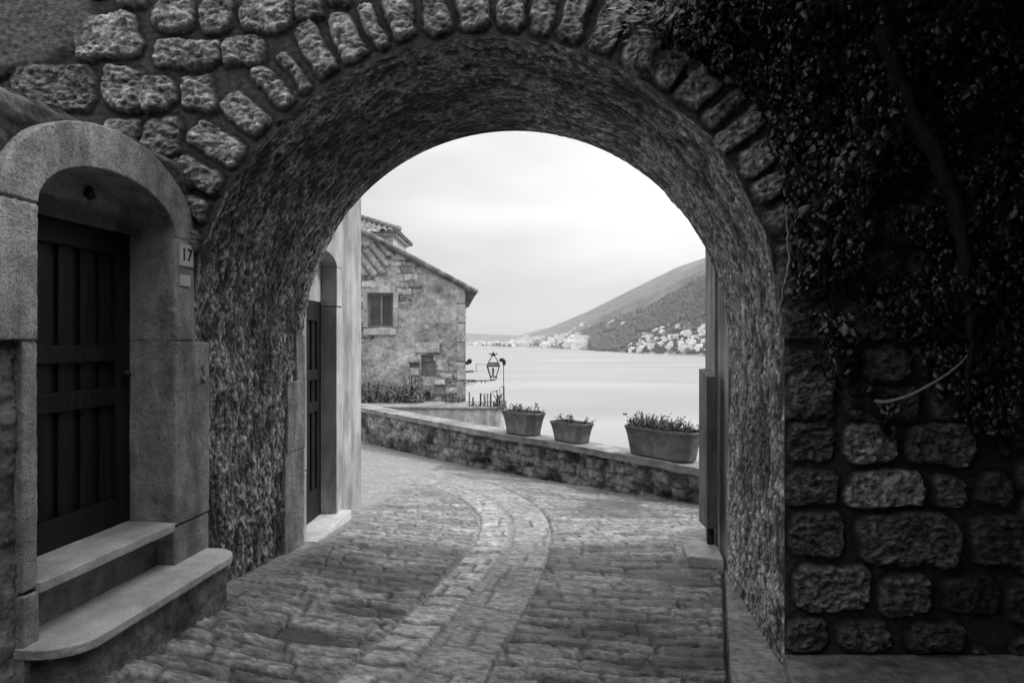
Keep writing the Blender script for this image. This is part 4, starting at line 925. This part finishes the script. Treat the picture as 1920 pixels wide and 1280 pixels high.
# straggling vine stems at the railing end
vb = thing('bare_vine', (rp(936, 768).x, YR, zt2), 'bare twisted vine stems by the thin pole at the terrace end', 'vine')
bm = bmesh.new()
for k in range(7):
    x = 932 + random.uniform(-2, 8); addtube(bm, catmull([rp(x, 772), rp(x + random.uniform(-4, 4), 758), rp(x + random.uniform(-5, 6), 748), rp(x + random.uniform(-7, 7), 740)], 4), .011, 4)
link('stems', bmm(bm), M_bark, vb)
tx = [rng.uniform(925, 950, 160), rng.uniform(750, 772, 160)]
link('leaves', leaf_mesh(np.stack([(tx[0] - 960) / F * YR, YR + rng.uniform(-.15, .1, 160), H - (tx[1] - 640) / F * YR], -1), rng.normal(size=(160, 3)), rng.normal(size=(160, 3)), rng.uniform(.04, .08, 160)), M_scrubleaf, vb)

# ---------------------------------------------------------------- slope down to the water, sea, hills
xx, yy = np.meshgrid(np.linspace(-80, 80, 140), np.linspace(6, 62, 90))
zz = -1.9 - .5 * np.maximum(yy - 10, 0) - .8 * np.maximum(yy - 30, 0) * .3; zz += 1.2 * fbm(xx * .2, yy * .2, s=600) * sst(yy, 12, 20)
sx_ = para_side(xx, yy); zz = np.where(xx < -2.0, np.maximum(zz, -5 - .35 * np.maximum(yy - 26, 0)), zz)
tag(link('slope', grid(np.stack([xx, yy, zz - .6], -1), sx_ > .2, None, flip=True), M_scrub, smooth=True), kind='structure')
SEA = H - 20.
bm = bmesh.new(); addquad(bm, (-9000, 15, SEA), (9000, 15, SEA), (9000, 14000, SEA), (-9000, 14000, SEA)); tag(link('sea', bmm(bm), M_sea), kind='structure')

shx = [-3000, 0, 600, 880, 1000, 1100, 1200, 1325, 1500, 1900, 3000]; shy = [645.5, 646, 647, 648.3, 652, 657, 663, 668, 676, 690, 720]
rAx = [-3000, 0, 500, 800, 880, 900, 960, 1030, 1100, 1200, 1270, 1325, 1400, 1500, 1700, 2200, 3000]; rAy = [628, 622, 626, 629, 634, 634, 631.5, 614, 585, 535, 501, 482, 455, 430, 415, 400, 400]
rBx = [-3000, 980, 1040, 1070, 1100, 1180, 1230, 1280, 1325, 1400, 1500, 1700, 3000]; rBy = [645, 646, 643, 634, 618, 589, 569, 541, 515, 482, 460, 450, 450]
def shoreY(p): return 20 * F / (np.interp(p, shx, shy) - 640)
def hill(p, t):
    """p bearing in px, t 0 shore .. 1 near ridge .. 2 far ridge -> depth, height above eye"""
    Ys = shoreY(p); eS = -(np.interp(p, shx, shy) - 640) / F; eB = -(np.interp(p, rBx, rBy) - 640) / F; eA = -(np.interp(p, rAx, rAy) - 640) / F
    eB = np.maximum(eB, eS + .0006); tB = np.clip(t, 0, 1); tA = np.clip(t - 1, 0, 1)
    Y = Ys * (1 + .55 * tB + 1.15 * tA)
    rise = 1 - (1 - tB) ** 1.25; e = eS + (eB - eS) * rise; e = e + (eA - eB) * tA ** .8 * 1.0
    dip = .25 * np.abs(eB - eS) * np.sin(np.clip(tA * 3, 0, 1) * math.pi); e = e - dip * (tA > 0)
    z = e * Y; z = np.where(t <= 0, -20.5, z)
    nb = fbm(p / 22., t * 6, s=700, o=4); z = z + nb * Y * .0022 * np.clip(t * 4, 0, 1) * np.clip(3 * (2 - t), 0, 1)
    return Y, z
pp = np.concatenate([np.linspace(-2400, 820, 120)[:-1], np.linspace(820, 1420, 420)[:-1], np.linspace(1420, 2800, 120)]); ts = np.concatenate([[-.15], np.linspace(0, 1, 90), np.linspace(1.01, 2, 90), [2.3]])
PP, TT = np.meshgrid(pp, ts); YY, ZZ = hill(PP, np.clip(TT, 0, 2)); 
YY = np.where(TT < 0, shoreY(PP) * .99, YY); ZZ = np.where(TT < 0, -21, ZZ); YY = np.where(TT > 2.1, YY * 1.35, YY); ZZ = np.where(TT > 2.1, ZZ * .4 - 30, ZZ)
HX = (PP - 960) / F * YY
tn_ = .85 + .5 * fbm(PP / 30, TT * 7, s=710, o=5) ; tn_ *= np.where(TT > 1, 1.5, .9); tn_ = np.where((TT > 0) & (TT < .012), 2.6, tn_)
town_ = np.maximum((PP > 1180) * (PP < 1420) * (TT > 0) * (TT < .40), (PP > 950) * (PP < 1100) * (TT > 0) * (TT < .5))
tn_ = np.where(town_ > 0, tn_ * (1 + 2.6 * sst(fbm(PP / 4.5, TT * 40, s=730, o=3), -.05, .25)), tn_)
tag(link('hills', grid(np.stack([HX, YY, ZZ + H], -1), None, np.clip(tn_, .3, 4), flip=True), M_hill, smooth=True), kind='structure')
# low far range across the bay's end
xx2 = np.linspace(-4200, 2600, 160); rz = 60 + 55 * fbm(xx2 / 900, 0 * xx2, s=720, o=4) + 60 * sst(-xx2, -400, 1600)
FRp = np.stack([np.stack([xx2, 0 * xx2 + 6500, 0 * xx2 + SEA - 5], -1), np.stack([xx2, 0 * xx2 + 7200, rz * .75 + SEA + 20], -1), np.stack([xx2, 0 * xx2 + 7800, rz + SEA + 20], -1), np.stack([xx2, 0 * xx2 + 8800, 0 * xx2 + SEA - 5], -1)], 0)
tag(link('far_hills', grid(FRp, None, np.ones((4, 160)), flip=True), M_hill, smooth=True), kind='structure')

# town houses: one mesh per shape, copied
def town_mesh(seed):
    r = random.Random(seed); bm = bmesh.new(); w_, d_, h_ = r.uniform(8, 13), r.uniform(8, 11), r.uniform(5, 8.5)
    addbox(bm, (0, 0, h_ / 2 - 2), (w_, d_, h_ + 4)); ov = .5; rh = r.uniform(1.2, 2.2)
    if seed % 3:
        v = [bm.verts.new(p) for p in ((-w_ / 2 - ov, -d_ / 2 - ov, h_), (w_ / 2 + ov, -d_ / 2 - ov, h_), (w_ / 2 + ov, d_ / 2 + ov, h_), (-w_ / 2 - ov, d_ / 2 + ov, h_), (-w_ * .25, 0, h_ + rh), (w_ * .25, 0, h_ + rh))]
        rf = [bm.faces.new([v[i] for i in f]) for f in ((0, 1, 5, 4), (1, 2, 5), (2, 3, 4, 5), (3, 0, 4), (3, 2, 1, 0))]
    else:
        addbox(bm, (w_ * .1, 0, h_ + 1.2), (w_ * .6, d_ * .7, 2.4)); rf = []
    nwin = 3
    wf_ = []
    for k in range(nwin):
        for l in range(2 if h_ > 6 else 1):
            x = (-.5 + (k + .5) / nwin) * w_; z = 1.6 + l * 3.0
            f = bm.faces.new([bm.verts.new(q) for q in ((x - .6, -d_ / 2 - .06, z), (x + .6, -d_ / 2 - .06, z), (x + .6, -d_ / 2 - .06, z + 1.5), (x - .6, -d_ / 2 - .06, z + 1.5))]); wf_.append(f)
    bm.faces.ensure_lookup_table()
    for f in rf: f.material_index = 1
    for f in wf_: f.material_index = 2
    bmesh.ops.recalc_face_normals(bm, faces=bm.faces); me = bpy.data.meshes.new('town_house'); bm.to_mesh(me); bm.free()
    me.materials.append(M_white); me.materials.append(M_troof); me.materials.append(M_window); return me
TM = [town_mesh(i) for i in range(9)]
rt = random.Random(11)
def place_town(n, sampler, label, group, sc_=(.8, 1.25)):
    for i in range(n):
        p, t = sampler(); Y, z = hill(np.array([p]), np.array([t])); s = rt.uniform(*sc_)
        o = bpy.data.objects.new('town_house', TM[rt.randrange(9)]); COL.objects.link(o)
        o.location = ((p - 960) / F * Y[0], Y[0], z[0] + H); o.rotation_euler = (0, 0, rt.uniform(-.7, .7)); o.scale = (s, s, s); tag(o, label, 'house', group)
def solve_t(p, y):            # find t in the near slope where the hillside is seen at height y
    ts_ = np.linspace(0.01, 1.9, 300); Y, z = hill(np.full(300, float(p)), ts_); yy_ = 640 - z / Y * F; i = int(np.argmin(np.abs(yy_ - y))); return float(ts_[i])
def sB():
    while True:
        p = rt.uniform(1182, 1370); top = np.interp(p, [1182, 1215, 1240, 1262, 1300, 1370], [648, 632, 612, 605, 612, 604]); y = rt.uniform(top, 660)
        if y > top + 2 or rt.random() < .7: return p, solve_t(p, y)
def sA():
    p = rt.uniform(955, 1098); top = np.interp(p, [955, 985, 1010, 1060, 1098], [640, 632, 634, 628, 632]); bot = np.interp(p, shx, shy) - 2; return p, solve_t(p, rt.uniform(top, bot))
def sC():
    p = rt.uniform(870, 960); bot = np.interp(p, shx, shy) - 1; return p, solve_t(p, bot - rt.uniform(0, 3))
def sD():
    p = rt.choice([rt.uniform(1070, 1120), rt.uniform(1135, 1165), rt.uniform(1120, 1185)]); y = np.interp(p, [1070, 1100, 1120, 1165, 1185], [622, 606, 625, 598, 640]) + rt.uniform(-3, 4); return p, solve_t(p, y)
place_town(112, sB, 'small white house in the terraced hill village at the right across the water', 'white houses of the hill village at right', (.5, .95))
place_town(118, sA, 'small white house of the waterfront town in the middle distance', 'white houses of the waterfront town', (1.2, 2.1))
place_town(46, sC, 'tiny pale house along the farthest shore beside the old house', 'pale houses on the farthest shore', (1.5, 2.6))
place_town(22, sD, 'lone white house among the trees high on the wooded hillside', 'white houses scattered up the hillside', (.8, 1.2))
# trees of the town
def crown(seed, r=1.):
    bm = bmesh.new(); rr5 = random.Random(seed); bmesh.ops.create_icosphere(bm, subdivisions=2, radius=1)
    for v in bm.verts: v.co *= r * (1 + rr5.uniform(-.28, .28)); v.co.z = v.co.z * .9 + .9 * r
    addtube(bm, [(0, 0, -.6), (0, 0, .6)], .12, 5); return bmm(bm)
CMs = [crown(i) for i in range(4)]
for c in CMs: c.materials.append(M_forest)
for i in range(120):
    u_ = rt.random(); p, t = sB() if u_ < .4 else (sA() if u_ < .8 else sC())
    Y, z = hill(np.array([p]), np.array([t])); s = rt.uniform(2.2, 4.5) * (1.5 if u_ > .8 else 1)
    o = bpy.data.objects.new('shore_tree', CMs[i % 4]); COL.objects.link(o); o.location = ((p - 960) / F * Y[0], Y[0] - 3, z[0] + H); o.scale = (s, s, s * rt.uniform(.8, 1.3))
    tag(o, 'small dark tree growing between the white houses across the water', 'tree', 'trees among the white houses')
# forest on the slopes as one mass
ico = bmesh.new(); bmesh.ops.create_icosphere(ico, subdivisions=1, radius=1); IV = np.array([v.co[:] for v in ico.verts]); IF = np.array([[v.index for v in f.verts] for f in ico.faces]); ico.free()
nF = 13000; fp = rng.uniform(1000, 1500, nF); ft = rng.uniform(.02, 1.15, nF) ; den = fbm(fp / 18, ft * 6, s=800, o=3)
vil = ((fp > 1180) & (ft < .42)); ok = (den > -.25) & ~((fp < 1105) & (ft < .5)) & ~(vil & (rng.uniform(0, 1, nF) > .22)); fp, ft = fp[ok], ft[ok]
Yf, zf_ = hill(fp, ft); sz = rng.uniform(2.6, 5.0, len(fp)) * (Yf / 1100) ** .7
Cf = np.stack([(fp - 960) / F * Yf, Yf, zf_ + H + sz * .3], -1)
Vf = (Cf[:, None, :] + IV[None] * sz[:, None, None] * (1 + .3 * rng.uniform(-1, 1, (len(fp), len(IV), 1)))).reshape(-1, 3)
Ff = (IF[None] + (np.arange(len(fp)) * len(IV))[:, None, None]).reshape(-1, 3)
tag(link('forest', raw(Vf, Ff), M_forest), kind='stuff')

# ---------------------------------------------------------------- unseen house blocks added around the camera to shade the near wall
def shade_house(x0, x1, y0, y1, zt, label):
    root = thing('shade_block', ((x0 + x1) / 2, (y0 + y1) / 2, 0), label, 'house'); bm = bmesh.new()
    addbox(bm, ((x0 + x1) / 2, (y0 + y1) / 2, zt / 2 - .5), (x1 - x0, y1 - y0, zt + 1), None, .02); link('wall', bmm(bm), mat('shade_block_wall', .02, .06, 3), root)  # added block kept dark so it bounces little light
    bm = bmesh.new(); addbox(bm, ((x0 + x1) / 2, (y0 + y1) / 2, zt + .12), (x1 - x0 + .6, y1 - y0 + .6, .2), None, .02); link('roof', bmm(bm), M_tile, root)
shade_house(2.56, 6.5, -7, 3.24, 6.3, 'unseen tall house block added at the right for shade')
shade_house(-3.6, 2.5, -9, -3.6, 5.6, 'unseen house block added behind the camera for shade')

# leafy pergola added out of view above the frame to shade the right corner
pg = thing('shade_pergola', (1.8, 1.6, H + 1.9), 'unseen leafy pergola added to shade the right side of the archway', 'pergola')
for k in range(5):
    bm = bmesh.new(); addbox(bm, (1.75, .2 + k * .68, H + 1.92), (1.7, .07, .09), None, .006); link('shade_pergola_beam', bmm(bm), M_wood, pg)
n = 15000
link('leaves', leaf_mesh(np.stack([rng.uniform(.75, 2.55, n) , rng.uniform(-.3, 3.1, n), H + 2.02 + rng.normal(0, .05, n)], -1), rng.normal(size=(n, 3)) + np.array([0, 0, 1.5]), rng.normal(size=(n, 3)), rng.uniform(.05, .10, n)), M_leaf, pg)['kind'] = 'stuff'

# ---------------------------------------------------------------- air
hz = bpy.data.materials.new('haze'); hz.use_nodes = True; t = hz.node_tree; t.nodes.clear()
o_ = t.nodes.new('ShaderNodeOutputMaterial'); v_ = t.nodes.new('ShaderNodeVolumePrincipled'); v_.inputs['Color'].default_value = (.9, .9, .9, 1)
v_.inputs['Density'].default_value = .00012; v_.inputs['Anisotropy'].default_value = .2; t.links.new(v_.outputs[0], o_.inputs['Volume'])
bm = bmesh.new(); addbox(bm, (0, 7000, 280), (19000, 14600, 610)); hb = link('haze', bmm(bm), hz); tag(hb, kind='stuff')
